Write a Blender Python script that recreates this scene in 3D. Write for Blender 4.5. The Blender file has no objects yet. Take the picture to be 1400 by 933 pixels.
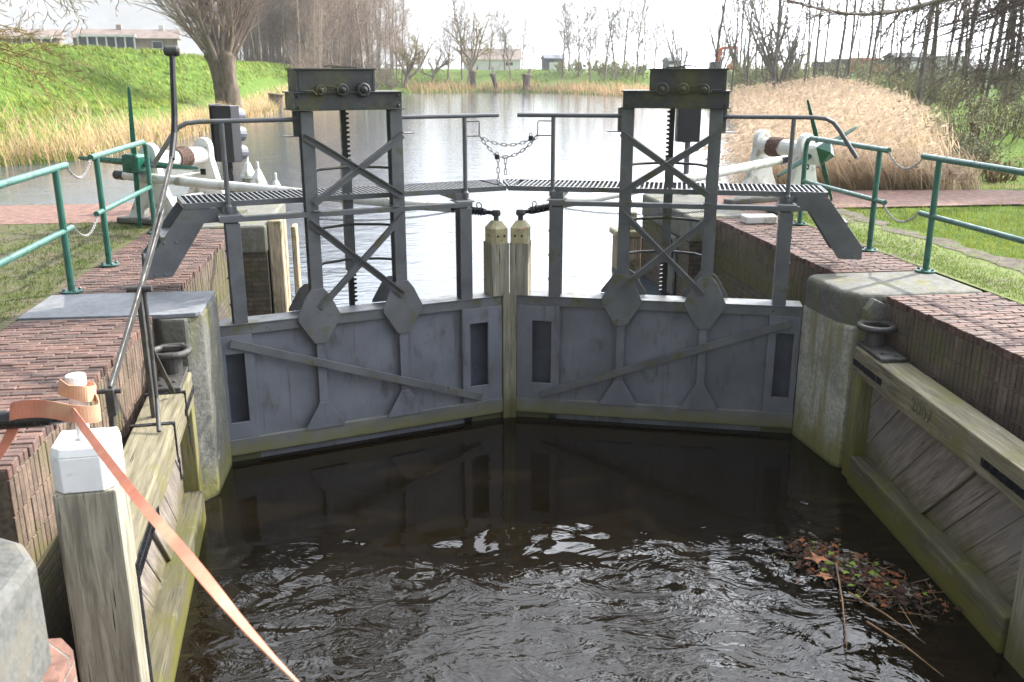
import bpy, bmesh, math, random
from math import sin, cos, tan, radians as R, pi, sqrt, atan, atan2
from mathutils import Vector as V, Matrix

random.seed(7)
scene = bpy.context.scene
col = scene.collection
W = -1.665          # water level in the lock (z = 0 is the quay)
CW = -1.25          # water level of the canal above the gates
HAZE = 0.0004
K = (1.92 - CW) / 2.42   # the far shores are laid out in units of the drop to the canal

# ------------------------------------------------------------------ materials
def nt(name):
    m = bpy.data.materials.new(name); m.use_nodes = True
    n = m.node_tree; n.nodes.clear()
    o = n.nodes.new('ShaderNodeOutputMaterial'); b = n.nodes.new('ShaderNodeBsdfPrincipled')
    n.links.new(b.outputs[0], o.inputs[0])
    return m, n, b

def mapping(n, scale=(1, 1, 1), coord='Object', rot=(0, 0, 0)):
    t = n.nodes.new('ShaderNodeTexCoord'); mp = n.nodes.new('ShaderNodeMapping')
    mp.inputs['Scale'].default_value = scale; mp.inputs['Rotation'].default_value = rot
    if coord == 'World':
        g = n.nodes.new('ShaderNodeNewGeometry'); n.links.new(g.outputs['Position'], mp.inputs[0])
    else:
        n.links.new(t.outputs[coord], mp.inputs[0])
    return mp.outputs[0]

def noise(n, vec, scale, detail=5, rough=0.55, dist=0.0):
    t = n.nodes.new('ShaderNodeTexNoise')
    t.inputs['Scale'].default_value = scale; t.inputs['Detail'].default_value = detail
    t.inputs['Roughness'].default_value = rough; t.inputs['Distortion'].default_value = dist
    n.links.new(vec, t.inputs['Vector']); return t.outputs['Fac']

def ramp(n, fac, lo, hi, a=0.0, b=1.0):
    r = n.nodes.new('ShaderNodeMapRange'); r.interpolation_type = 'SMOOTHSTEP'
    r.inputs['From Min'].default_value = lo; r.inputs['From Max'].default_value = hi
    r.inputs['To Min'].default_value = a; r.inputs['To Max'].default_value = b
    n.links.new(fac, r.inputs['Value']); return r.outputs[0]

def mix(n, fac, a, b, blend='MIX'):
    m = n.nodes.new('ShaderNodeMix'); m.data_type = 'RGBA'; m.blend_type = blend
    for s, v in ((0, fac), (6, a), (7, b)):
        if isinstance(v, (int, float)): m.inputs[s].default_value = v
        elif isinstance(v, tuple): m.inputs[s].default_value = (*v, 1) if len(v) == 3 else v
        else: n.links.new(v, m.inputs[s])
    return m.outputs[2]

def mul(n, a, b, op='MULTIPLY'):
    m = n.nodes.new('ShaderNodeMath'); m.operation = op
    for s, v in ((0, a), (1, b)):
        if isinstance(v, (int, float)): m.inputs[s].default_value = v
        else: n.links.new(v, m.inputs[s])
    return m.outputs[0]

def bump(n, b, h, strength, dist=0.02):
    p = n.nodes.new('ShaderNodeBump'); p.inputs['Strength'].default_value = strength
    p.inputs['Distance'].default_value = dist
    n.links.new(h, p.inputs['Height']); n.links.new(p.outputs[0], b.inputs['Normal'])

def mat(name, c, rough=0.6, metal=0.0, var=0.25, scale=5, stretch=(1, 1, 1), stains=(), zst=(), bmp=(0.2, 30, 0.004), spec=0.5, attr=None, fine=0.0):
    """Principled paint/wood/stone: base colour, soft variation, stains (colour, scale, lo, hi, stretch) and growth bands (colour, z0, z1, reach)."""
    m, n, b = nt(name)
    vec = mapping(n, stretch)
    f = noise(n, vec, scale, 6)
    lo = tuple(max(0, x * (1 - var)) for x in c); hi = tuple(x * (1 + var) for x in c)
    cc = mix(n, ramp(n, f, 0.3, 0.7), lo, hi)
    if attr:
        a = n.nodes.new('ShaderNodeAttribute'); a.attribute_name = attr
        cc = mix(n, 1.0, cc, a.outputs['Color'], 'MULTIPLY')
    if fine:
        f3 = noise(n, mapping(n, stretch), scale * 9, 3, 0.7)
        cc = mix(n, fine, cc, mix(n, ramp(n, f3, 0.35, 0.65), (0.25, 0.25, 0.25), (1.6, 1.6, 1.6)), 'MULTIPLY')
    for s in stains:
        sc, ss, l, h = s[:4]; st = s[4] if len(s) > 4 else (1, 1, 1)
        cc = mix(n, ramp(n, noise(n, mapping(n, st), ss, 7, 0.62), l, h), cc, sc)
    if zst:
        g = n.nodes.new('ShaderNodeNewGeometry'); sx = n.nodes.new('ShaderNodeSeparateXYZ')
        n.links.new(g.outputs['Position'], sx.inputs[0])
        for sc, z0, z1, reach in zst:
            nz = noise(n, mapping(n, (1, 1, 0.5)), 4, 7, 0.65)
            zz = mul(n, sx.outputs['Z'], mul(n, mul(n, nz, 0.5, 'SUBTRACT'), reach), 'ADD')
            cc = mix(n, ramp(n, zz, z0, z1, 0.85, 0.0), cc, sc)
    n.links.new(cc, b.inputs['Base Color'])
    rr = ramp(n, noise(n, vec, scale * 2.3, 4), 0.3, 0.7, max(0.05, rough - 0.12), min(1, rough + 0.12))
    n.links.new(rr, b.inputs['Roughness'])
    b.inputs['Metallic'].default_value = metal
    b.inputs['Specular IOR Level'].default_value = spec
    if bmp: bump(n, b, noise(n, vec, bmp[1], 6, 0.6), bmp[0], bmp[2])
    return m

ALG = (0.085, 0.085, 0.018); OLIVE = (0.055, 0.055, 0.018); YEL = (0.22, 0.21, 0.05)
M = {}
M['steel'] = mat('grey_gate_paint', (0.158, 0.167, 0.194), 0.42, 0, 0.16, 2.2, stains=[((0.20, 0.205, 0.215), 6, 0.58, 0.78, (2.5, 2.5, .18)), ((0.095, 0.095, 0.085), 5, 0.55, 0.75, (3, 3, .16)), ((0.15, 0.095, 0.055), 7, 0.70, 0.78, (3, 3, .22)), ((0.085, 0.088, 0.085), 7, 0.52, 0.75, (1, 1, .4)), ((0.17, 0.11, 0.05), 9, 0.74, 0.80), ((.17, .18, .2), 14, .66, .74, (1, 1, .3))], bmp=(0.12, 40, 0.002))
M['steel_recess_shade'] = mat('gate_paint_recess_shade', (0.105, 0.112, 0.14), 0.5, 0, 0.2, 4, bmp=(0.1, 40, 0.002))  # darker copy of the gate paint, pocket shade put into its colour
M['steel_rail'] = mat('grey_gate_paint_mossy', (0.125, 0.13, 0.138), 0.5, 0, 0.2, 3, stains=[((0.10, 0.10, 0.045), 5, 0.50, 0.68), (OLIVE, 12, 0.60, 0.72)], bmp=(0.2, 50, 0.003))
M['steel_low'] = mat('grey_gate_paint_algae', (0.15, 0.155, 0.155), 0.5, 0, 0.2, 3, stains=[((.17, .165, .11), 4, .5, .7)], zst=[((0.155, 0.15, 0.062), -1.60, -1.43, 0.32), ((0.05, 0.055, 0.02), -1.62, -1.57, 0.06)], bmp=(0.2, 50, 0.003))
M['steel_dark'] = mat('dark_grey_frame_paint', (0.112, 0.117, 0.125), 0.42, 0, 0.22, 4, stains=[((.085, .083, .04), 4, 0.52, 0.70), ((.14, .13, .09), 9, .62, .75, (1, 1, .5))], bmp=(0.15, 50, 0.002))
M['steel_black'] = mat('worn_blackish_gearbox_paint', (0.034, 0.036, 0.036), 0.55, 0, 0.35, 6, stains=[((0.075, 0.072, 0.026), 3.2, 0.44, 0.64), ((0.10, 0.055, 0.03), 10, 0.64, 0.73), ((.012, .013, .014), 6, .58, .7)], bmp=(0.4, 40, 0.004))
M['rack'] = mat('greased_black_steel', (0.015, 0.015, 0.016), 0.4, 0.3, 0.3, 8)
M['iron'] = mat('weathered_dark_iron', (0.06, 0.058, 0.054), 0.55, 0.25, 0.35, 7, stains=[((0.12, 0.10, 0.07), 9, 0.55, 0.75)], bmp=(0.3, 60, 0.003))
M['black'] = mat('glossy_black_paint', (0.012, 0.013, 0.016), 0.22, 0, 0.3, 8, stains=[((0.25, 0.25, 0.24), 18, 0.69, 0.74)])
M['green'] = mat('green_rail_paint', (0.028, 0.118, 0.088), 0.38, 0, 0.18, 5, stains=[((0.11, 0.23, 0.18), 6, 0.56, 0.78), ((.05, .06, .04), 20, .68, .75)], bmp=(0.08, 60, 0.001))
M['dkgreen'] = mat('dark_green_paint', (0.006, 0.085, 0.052), 0.35, 0, 0.15, 6, stains=[((.03, .13, .09), 9, .6, .75)])
M['white'] = mat('dirty_white_paint', (0.66, 0.66, 0.62), 0.5, 0, 0.08, 5, stains=[((0.20, 0.19, 0.11), 4, 0.53, 0.72), ((0.27, 0.17, 0.10), 11, 0.68, 0.75)], bmp=(0.2, 30, 0.003))
M['white_clean'] = mat('white_cap_paint', (0.80, 0.81, 0.80), 0.5, 0, 0.06, 6, stains=[((0.58, 0.60, 0.52), 9, 0.58, 0.74, (1, 1, 2)), ((.4, .38, .28), 14, .68, .76)], bmp=(0.2, 30, 0.003))
M['yellow_cap'] = mat('cream_cap_paint_stained', (0.38, 0.335, 0.19), 0.5, 0, 0.15, 9, stains=[((0.33, 0.13, 0.06), 7, 0.60, 0.68), ((.12, .11, .05), 16, .6, .7)])
M['orange'] = mat('orange_webbing', (0.52, 0.185, 0.115), 0.85, 0, 0.12, 9, stains=[((0.56, 0.34, 0.21), 2.2, 0.50, 0.72)], bmp=(0.35, 220, 0.002))
M['rope'] = mat('tarred_rope', (0.09, 0.05, 0.035), 0.8, 0, 0.5, 30, stains=[((0.2, 0.12, 0.08), 40, 0.5, 0.65)])
M['chain'] = mat('galvanised_chain', (0.12, 0.12, 0.12), 0.4, 0.7, 0.3, 30)
M['chain_white'] = mat('grey_rope_chain', (0.30, 0.29, 0.27), 0.6, 0.1, 0.3, 60)

def wood(name, c, axis='z', stains=(), zst=(), rough=0.8, tilt=0.0):
    st = {'x': (0.7, 9, 9), 'y': (9, 0.7, 9), 'z': (9, 9, 0.7)}[axis]
    m, n, b = nt(name)
    vec = mapping(n, st)
    g = noise(n, vec, 3.2, 8, 0.68, 0.6)
    big = noise(n, mapping(n, tuple(x * .3 for x in st)), 2.0, 4)
    cc = mix(n, ramp(n, g, 0.3, 0.72), tuple(x * .48 for x in c), tuple(min(1, x * 1.4) for x in c))
    cc = mix(n, ramp(n, big, .35, .65), cc, mix(n, .5, cc, tuple(x * .75 for x in c)))
    crack = ramp(n, noise(n, mapping(n, tuple(x * (1.6 if x > 1 else .6) for x in st)), 5, 3, 0.5), 0.37, 0.30)
    cc = mix(n, crack, cc, (0.03, 0.028, 0.022))
    for s in stains:
        cc = mix(n, ramp(n, noise(n, mapping(n, s[4] if len(s) > 4 else (1, 1, 1)), s[1], 7, 0.62), s[2], s[3]), cc, s[0])
    if zst:
        gg = n.nodes.new('ShaderNodeNewGeometry'); sx = n.nodes.new('ShaderNodeSeparateXYZ')
        n.links.new(gg.outputs['Position'], sx.inputs[0])
        for sc, z0, z1, reach in zst:
            nz = noise(n, mapping(n, (1, 1, .5)), 4, 7, 0.65)
            zz = mul(n, sx.outputs['Z'], mul(n, mul(n, nz, 0.5, 'SUBTRACT'), reach), 'ADD')
            cc = mix(n, ramp(n, zz, z0, z1, 0.9, 0.0), cc, sc)
    n.links.new(cc, b.inputs['Base Color']); b.inputs['Roughness'].default_value = rough
    b.inputs['Specular IOR Level'].default_value = 0.3
    bump(n, b, g, 0.45, 0.006)
    if tilt:      # turn the grain to run along slanting boards
        for m0 in [x for x in n.nodes if x.type == 'MAPPING']:
            m1 = n.nodes.new('ShaderNodeMapping'); m1.inputs['Rotation'].default_value = (0, tilt, 0)
            src = m0.inputs[0].links[0].from_socket; n.links.new(src, m1.inputs[0]); n.links.new(m1.outputs[0], m0.inputs[0])
    return m

M['wood_x'] = wood('weathered_oak_beam', (0.205, 0.182, 0.120), 'x', [((0.15, 0.14, 0.045), 2.2, 0.50, 0.70), ((.27, .255, .21), 6, .62, .72, (.4, 2, 2))], [((0.10, 0.10, 0.03), -1.62, -1.30, 0.4)])
M['wood_y'] = wood('weathered_plank', (0.19, 0.165, 0.14), 'y')
M['wood_z'] = wood('weathered_oak_post', (0.31, 0.29, 0.225), 'z', [((0.15, 0.145, 0.075), 1.8, 0.54, 0.72, (3, 3, .4))], [((0.09, 0.09, 0.025), -1.6, -1.2, 0.5)])
M['wood_green'] = wood('green_stained_post', (0.22, 0.205, 0.11), 'z', [((0.17, 0.16, 0.04), 2.2, 0.42, 0.62, (2, 2, .6))], [((0.12, 0.115, 0.02), -1.6, -1.0, 0.5)])
M['plank'] = wood('grey_diagonal_plank', (0.25, 0.215, 0.185), 'x', [((0.12, 0.085, 0.045), 2.0, 0.60, 0.75), ((.22, .20, .19), 1.6, .52, .7)], [((0.10, 0.09, 0.03), -1.50, -1.12, 0.5)], tilt=R(45))
M['wood_pale'] = wood('pale_fender_timber', (0.42, 0.34, 0.23), 'z', [((0.13, 0.12, 0.05), 3, .52, .68)])
M['wood_low'] = wood('algae_covered_beam', (0.115, 0.105, 0.066), 'x', [((0.10, 0.097, 0.028), 2.4, 0.42, 0.66), ((.19, .18, .14), 5, .6, .72)], [((0.115, 0.11, 0.02), -1.60, -1.46, 0.2), ((.02, .022, .012), -1.70, -1.62, .08)])
M['stone'] = mat('weathered_concrete', (0.135, 0.135, 0.120), 0.85, 0, 0.25, 3.5, stains=[((0.115, 0.115, 0.08), 3, 0.46, 0.66, (2.2, 2.2, 0.5)), ((0.13, 0.125, 0.045), 1.7, 0.50, 0.68, (2, 2, .5)), ((.22, .22, .205), 7, .60, .74, (2, 2, .5)), ((.07, .07, .06), 22, .66, .74)], zst=[((0.16, 0.155, 0.035), -1.62, -1.28, 0.5), ((.03, .032, .015), -1.69, -1.60, .06)], bmp=(0.8, 22, 0.012), fine=0.3)
M['stone_green_lifted'] = mat('algae_concrete_shade_lifted', (0.37, 0.37, 0.315), 0.85, 0, 0.25, 3.0, stains=[((0.24, 0.235, 0.13), 2.2, 0.44, 0.64, (3.2, 3.2, .25)), ((0.28, 0.265, 0.095), 1.7, 0.52, 0.68, (2.4, 2.4, .3)), ((.32, .32, .30), 5, .58, .74, (2.5, 2.5, .25)), ((.10, .10, .08), 16, .66, .74)], zst=[((0.19, 0.185, 0.04), -1.62, -1.22, 0.5), ((.03, .032, .015), -1.69, -1.60, .06)], bmp=(0.8, 22, 0.012), fine=0.3)  # algae streaks are growth; base lightened to offset shade on the right shaft
M['stone_pale'] = mat('pale_weathered_concrete', (0.108, 0.110, 0.102), 0.85, 0, 0.18, 2.5, stains=[((0.14, 0.13, 0.105), 3, 0.48, 0.66), ((.165, .165, .16), 7, .60, .74), ((.14, .13, .10), 25, .66, .74)], bmp=(0.6, 30, 0.008), fine=0.25)
M['slab'] = mat('blue_grey_stone_slab', (0.155, 0.165, 0.178), 0.75, 0, 0.18, 1.6, stains=[((0.21, 0.215, 0.22), 2.4, 0.52, 0.7), ((0.12, 0.13, 0.13), 9, 0.62, 0.75), ((.17, .17, .13), 3, .6, .72)], bmp=(0.25, 60, 0.003), fine=0.2)
M['brick'] = mat('brown_clinker_brick', (0.122, 0.071, 0.057), 0.8, 0, 0.3, 9, stains=[((0.10, 0.075, 0.06), 14, 0.58, 0.72), ((0.21, 0.16, 0.14), 20, 0.65, 0.76), ((0.11, 0.11, 0.035), 2.2, 0.62, 0.74)], bmp=(0.6, 70, 0.004), attr='tone', fine=0.3)
M['brick_face'] = mat('mossy_clinker_brick', (0.105, 0.078, 0.055), 0.85, 0, 0.3, 6, stains=[((0.085, 0.08, 0.025), 2.0, 0.47, 0.66), ((0.20, 0.17, 0.12), 17, 0.66, 0.76)], zst=[((0.085, 0.08, 0.022), -.62, -.1, 0.9)], bmp=(0.6, 70, 0.004), attr='tone', fine=0.3)
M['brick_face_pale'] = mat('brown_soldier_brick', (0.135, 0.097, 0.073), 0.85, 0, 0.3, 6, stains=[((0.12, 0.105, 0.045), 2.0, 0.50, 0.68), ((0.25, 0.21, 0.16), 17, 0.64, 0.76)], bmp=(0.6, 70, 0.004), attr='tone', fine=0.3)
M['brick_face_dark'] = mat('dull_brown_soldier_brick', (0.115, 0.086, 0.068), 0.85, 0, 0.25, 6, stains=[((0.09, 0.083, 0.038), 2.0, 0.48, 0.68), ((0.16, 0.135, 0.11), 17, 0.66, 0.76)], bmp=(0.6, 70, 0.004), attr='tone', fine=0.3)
M['mortar'] = mat('dark_sandy_mortar', (0.16, 0.14, 0.11), 0.95, 0, 0.4, 20, stains=[((0.07, 0.075, 0.03), 5, 0.5, 0.65)])
M['signal'] = mat('signal_housing', (0.014, 0.015, 0.02), 0.45, 0, 0.1, 3, bmp=None)
M['lamp_grey'] = mat('lamp_hood_grey', (0.10, 0.105, 0.125), 0.45, 0, 0.15, 6)
M['leaf_brown'] = mat('dead_leaf', (0.30, 0.115, 0.04), 0.7, 0, 0.4, 15)
M['leaf_green'] = mat('fresh_green_leaf', (0.20, 0.30, 0.04), 0.6, 0, 0.3, 15)
M['stick'] = mat('dry_stick', (0.22, 0.13, 0.07), 0.8, 0, 0.4, 15)

def bark(name, c, st=((.3, .3, .3), 2, .9, .95)):
    return mat(name, c, 0.9, 0, 0.45, 3, (3, 3, 0.6), stains=[st], bmp=(0.8, 14, 0.03), spec=0.2)
M['bark_brown'] = bark('grey_brown_bark', (0.27, 0.22, 0.17), ((0.10, 0.11, 0.05), 1.5, 0.55, 0.7))
M['bark_willow'] = bark('furrowed_willow_bark', (0.13, 0.10, 0.07), ((0.22, 0.18, 0.13), 1.5, 0.5, 0.7, (3, 3, .4)))
M['bark_dark'] = bark('dark_wet_bark', (0.155, 0.135, 0.11), ((0.12, 0.125, 0.07), 1.5, .5, .68))
M['bark_green'] = bark('green_algae_bark', (0.085, 0.088, 0.055))
M['twig_brown'] = mat('brown_twigs', (0.28, 0.215, 0.165), 0.9, 0, 0.4, .6, spec=0.15, bmp=None)
M['twig_yellow'] = mat('yellow_willow_twigs', (0.24, 0.19, 0.075), 0.9, 0, 0.4, .6, spec=0.15, bmp=None)
M['twig_grey'] = mat('grey_twigs', (0.22, 0.195, 0.165), 0.9, 0, 0.4, .6, spec=0.15, bmp=None)
M['twig_green'] = mat('greenish_twigs', (0.165, 0.165, 0.085), 0.9, 0, 0.4, .6, spec=0.15, bmp=None)
M['twig_dark'] = mat('dark_twigs', (0.125, 0.10, 0.085), 0.9, 0, 0.4, .6, spec=0.15, bmp=None)

def leafy(name, c, attr='tone', trans=0.35, rough=0.7):
    m, n, b = nt(name)
    a = n.nodes.new('ShaderNodeAttribute'); a.attribute_name = attr
    cc = mix(n, 1.0, c, a.outputs['Color'], 'MULTIPLY')
    n.links.new(cc, b.inputs['Base Color']); b.inputs['Roughness'].default_value = rough
    b.inputs['Specular IOR Level'].default_value = 0.2
    t = n.nodes.new('ShaderNodeBsdfTranslucent'); n.links.new(cc, t.inputs[0])
    ms = n.nodes.new('ShaderNodeMixShader'); ms.inputs[0].default_value = trans
    o = [x for x in n.nodes if x.type == 'OUTPUT_MATERIAL'][0]
    n.links.new(b.outputs[0], ms.inputs[1]); n.links.new(t.outputs[0], ms.inputs[2]); n.links.new(ms.outputs[0], o.inputs[0])
    return m
M['reed'] = leafy('dry_reed', (0.47, 0.375, 0.265), trans=.45)
M['reed_gold'] = leafy('dry_bank_reed', (0.60, 0.455, 0.30), trans=.4)
M['blade'] = leafy('green_grass_blade', (0.155, 0.225, 0.030))
M['bush'] = leafy('winter_shrub_leaf', (0.135, 0.13, 0.072))
M['mossleaf'] = leafy('moss_tuft', (0.085, 0.125, 0.014))

def ground_mat():
    m, n, b = nt('meadow_ground')
    v = mapping(n, coord='World')
    f1 = noise(n, v, 0.25, 6); f2 = noise(n, v, 2.4, 8, 0.7); f3 = noise(n, v, 14, 5, 0.7)
    c = mix(n, ramp(n, f2, 0.3, 0.7), (0.05, 0.10, 0.014), (0.12, 0.185, 0.026))
    c = mix(n, ramp(n, f1, 0.56, 0.72), c, (0.15, 0.14, 0.05))
    c = mix(n, ramp(n, f3, 0.62, 0.75), c, (0.09, 0.075, 0.04))
    n.links.new(c, b.inputs['Base Color']); b.inputs['Roughness'].default_value = 0.95
    b.inputs['Specular IOR Level'].default_value = 0.1
    bump(n, b, f2, 0.8, 0.15)
    return m
M['ground'] = ground_mat()

def paving(name, c1, c2, mort, moss, mossamt, bw, rh, axis=(1, 1, 1), rot=0.0, msize=0.008):
    m, n, b = nt(name)
    v = mapping(n, axis, 'World', (0, 0, rot))
    t = n.nodes.new('ShaderNodeTexBrick'); n.links.new(v, t.inputs['Vector'])
    t.inputs['Scale'].default_value = 1; t.inputs['Brick Width'].default_value = bw; t.inputs['Row Height'].default_value = rh
    t.inputs['Mortar Size'].default_value = msize; t.inputs['Color1'].default_value = (*c1, 1); t.inputs['Color2'].default_value = (*c2, 1)
    t.inputs['Mortar'].default_value = (*mort, 1); t.inputs['Mortar Smooth'].default_value = 0.3
    f2 = noise(n, mapping(n, coord='World'), 9, 6, .65); f1 = noise(n, mapping(n, coord='World'), 1.6, 7, .7)
    c = mix(n, 0.7, t.outputs[0], mix(n, ramp(n, f2, .3, .7), (.5, .5, .5), (1.6, 1.5, 1.4)), 'MULTIPLY')
    c = mix(n, ramp(n, f1, mossamt, mossamt + .14), c, moss)
    c = mix(n, ramp(n, noise(n, mapping(n, coord='World'), 22, 4, .7), .66, .76), c, (.30, .27, .2))
    n.links.new(c, b.inputs['Base Color']); b.inputs['Roughness'].default_value = 0.9
    h = mul(n, mul(n, t.outputs['Fac'], -1.0), mul(n, f2, 0.6), 'ADD')
    bump(n, b, h, 0.7, 0.012)
    return m
M['cobble'] = paving('mossy_cobbles', (0.078, 0.064, 0.038), (0.10, 0.083, 0.05), (0.045, 0.052, 0.014), (0.068, 0.078, 0.014), 0.43, 0.20, 0.075)
M['cobble_moss'] = paving('mossier_cobbles', (0.085, 0.072, 0.04), (0.11, 0.095, 0.05), (0.055, 0.065, 0.016), (0.105, 0.14, 0.014), 0.38, 0.20, 0.075)
M['pathbrick'] = paving('red_path_bricks', (0.175, 0.095, 0.075), (0.22, 0.125, 0.10), (0.13, 0.095, 0.075), (0.15, 0.115, 0.065), 0.62, 0.21, 0.07)
M['wall_brick'] = paving('damp_wall_bricks', (0.075, 0.06, 0.045), (0.11, 0.08, 0.06), (0.05, 0.05, 0.035), (0.075, 0.075, 0.022), 0.47, 0.21, 0.065, (1, 1, 1), 0, 0.01)
def wall_mat():   # bricks on vertical faces: u along x+y, v along z
    m = M['wall_brick']; n = m.node_tree
    t = [x for x in n.nodes if x.type == 'TEX_BRICK'][0]
    g = n.nodes.new('ShaderNodeNewGeometry'); s = n.nodes.new('ShaderNodeSeparateXYZ'); c = n.nodes.new('ShaderNodeCombineXYZ')
    n.links.new(g.outputs['Position'], s.inputs[0])
    n.links.new(mul(n, s.outputs['X'], s.outputs['Y'], 'ADD'), c.inputs[0]); n.links.new(s.outputs['Z'], c.inputs[1])
    n.links.new(c.outputs[0], t.inputs['Vector'])
wall_mat()

def water(name, body, rough, layers, big=None):
    m, n, b = nt(name)
    b.inputs['Base Color'].default_value = (*body, 1); b.inputs['Roughness'].default_value = rough
    b.inputs['IOR'].default_value = 1.333; b.inputs['Specular IOR Level'].default_value = 0.5
    tot = None
    patch = ramp(n, noise(n, mapping(n, (1, 1.3, 1), 'World'), .9, 4, .6), .38, .62, .35, 1.0)
    for sc, stretch, amp, dist in layers:
        if sc > 8: amp = mul(n, patch, amp)
        h = mul(n, noise(n, mapping(n, stretch, 'World', (0, 0, R(18))), sc, 3, 0.5, dist), amp)
        tot = h if tot is None else mul(n, tot, h, 'ADD')
    if big:
        g = n.nodes.new('ShaderNodeNewGeometry'); s = n.nodes.new('ShaderNodeSeparateXYZ'); n.links.new(g.outputs['Position'], s.inputs[0])
        y = mul(n, s.outputs['Y'], mul(n, mul(n, noise(n, mapping(n, coord='World'), 0.9, 3), .5, 'SUBTRACT'), 3.2), 'ADD')
        tot = mul(n, tot, ramp(n, y, big[0], big[1], 1.0, big[2]))
    bump(n, b, tot, 1.0, 1.0)
    return m
M['lock_water'] = water('dark_lock_water', (0.0065, 0.0045, 0.0019), 0.02,
                        [(0.8, (1, 1.2, 1), 0.065, .8), (2.9, (.8, 1.3, 1), 0.024, 1.4), (10, (.9, 1.2, 1), 0.0055, 1.2), (34, (1, 1, 1), 0.0008, .3)], (5.5, 6.9, 0.08))
M['canal_water'] = water('pale_canal_water', (0.05, 0.066, 0.086), 0.05,
                         [(1.2, (0.7, 1.4, 1), 0.017, .5), (5.0, (.7, 1.4, 1), 0.010, .5), (16, (.8, 1.2, 1), 0.0022, 0)])

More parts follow.
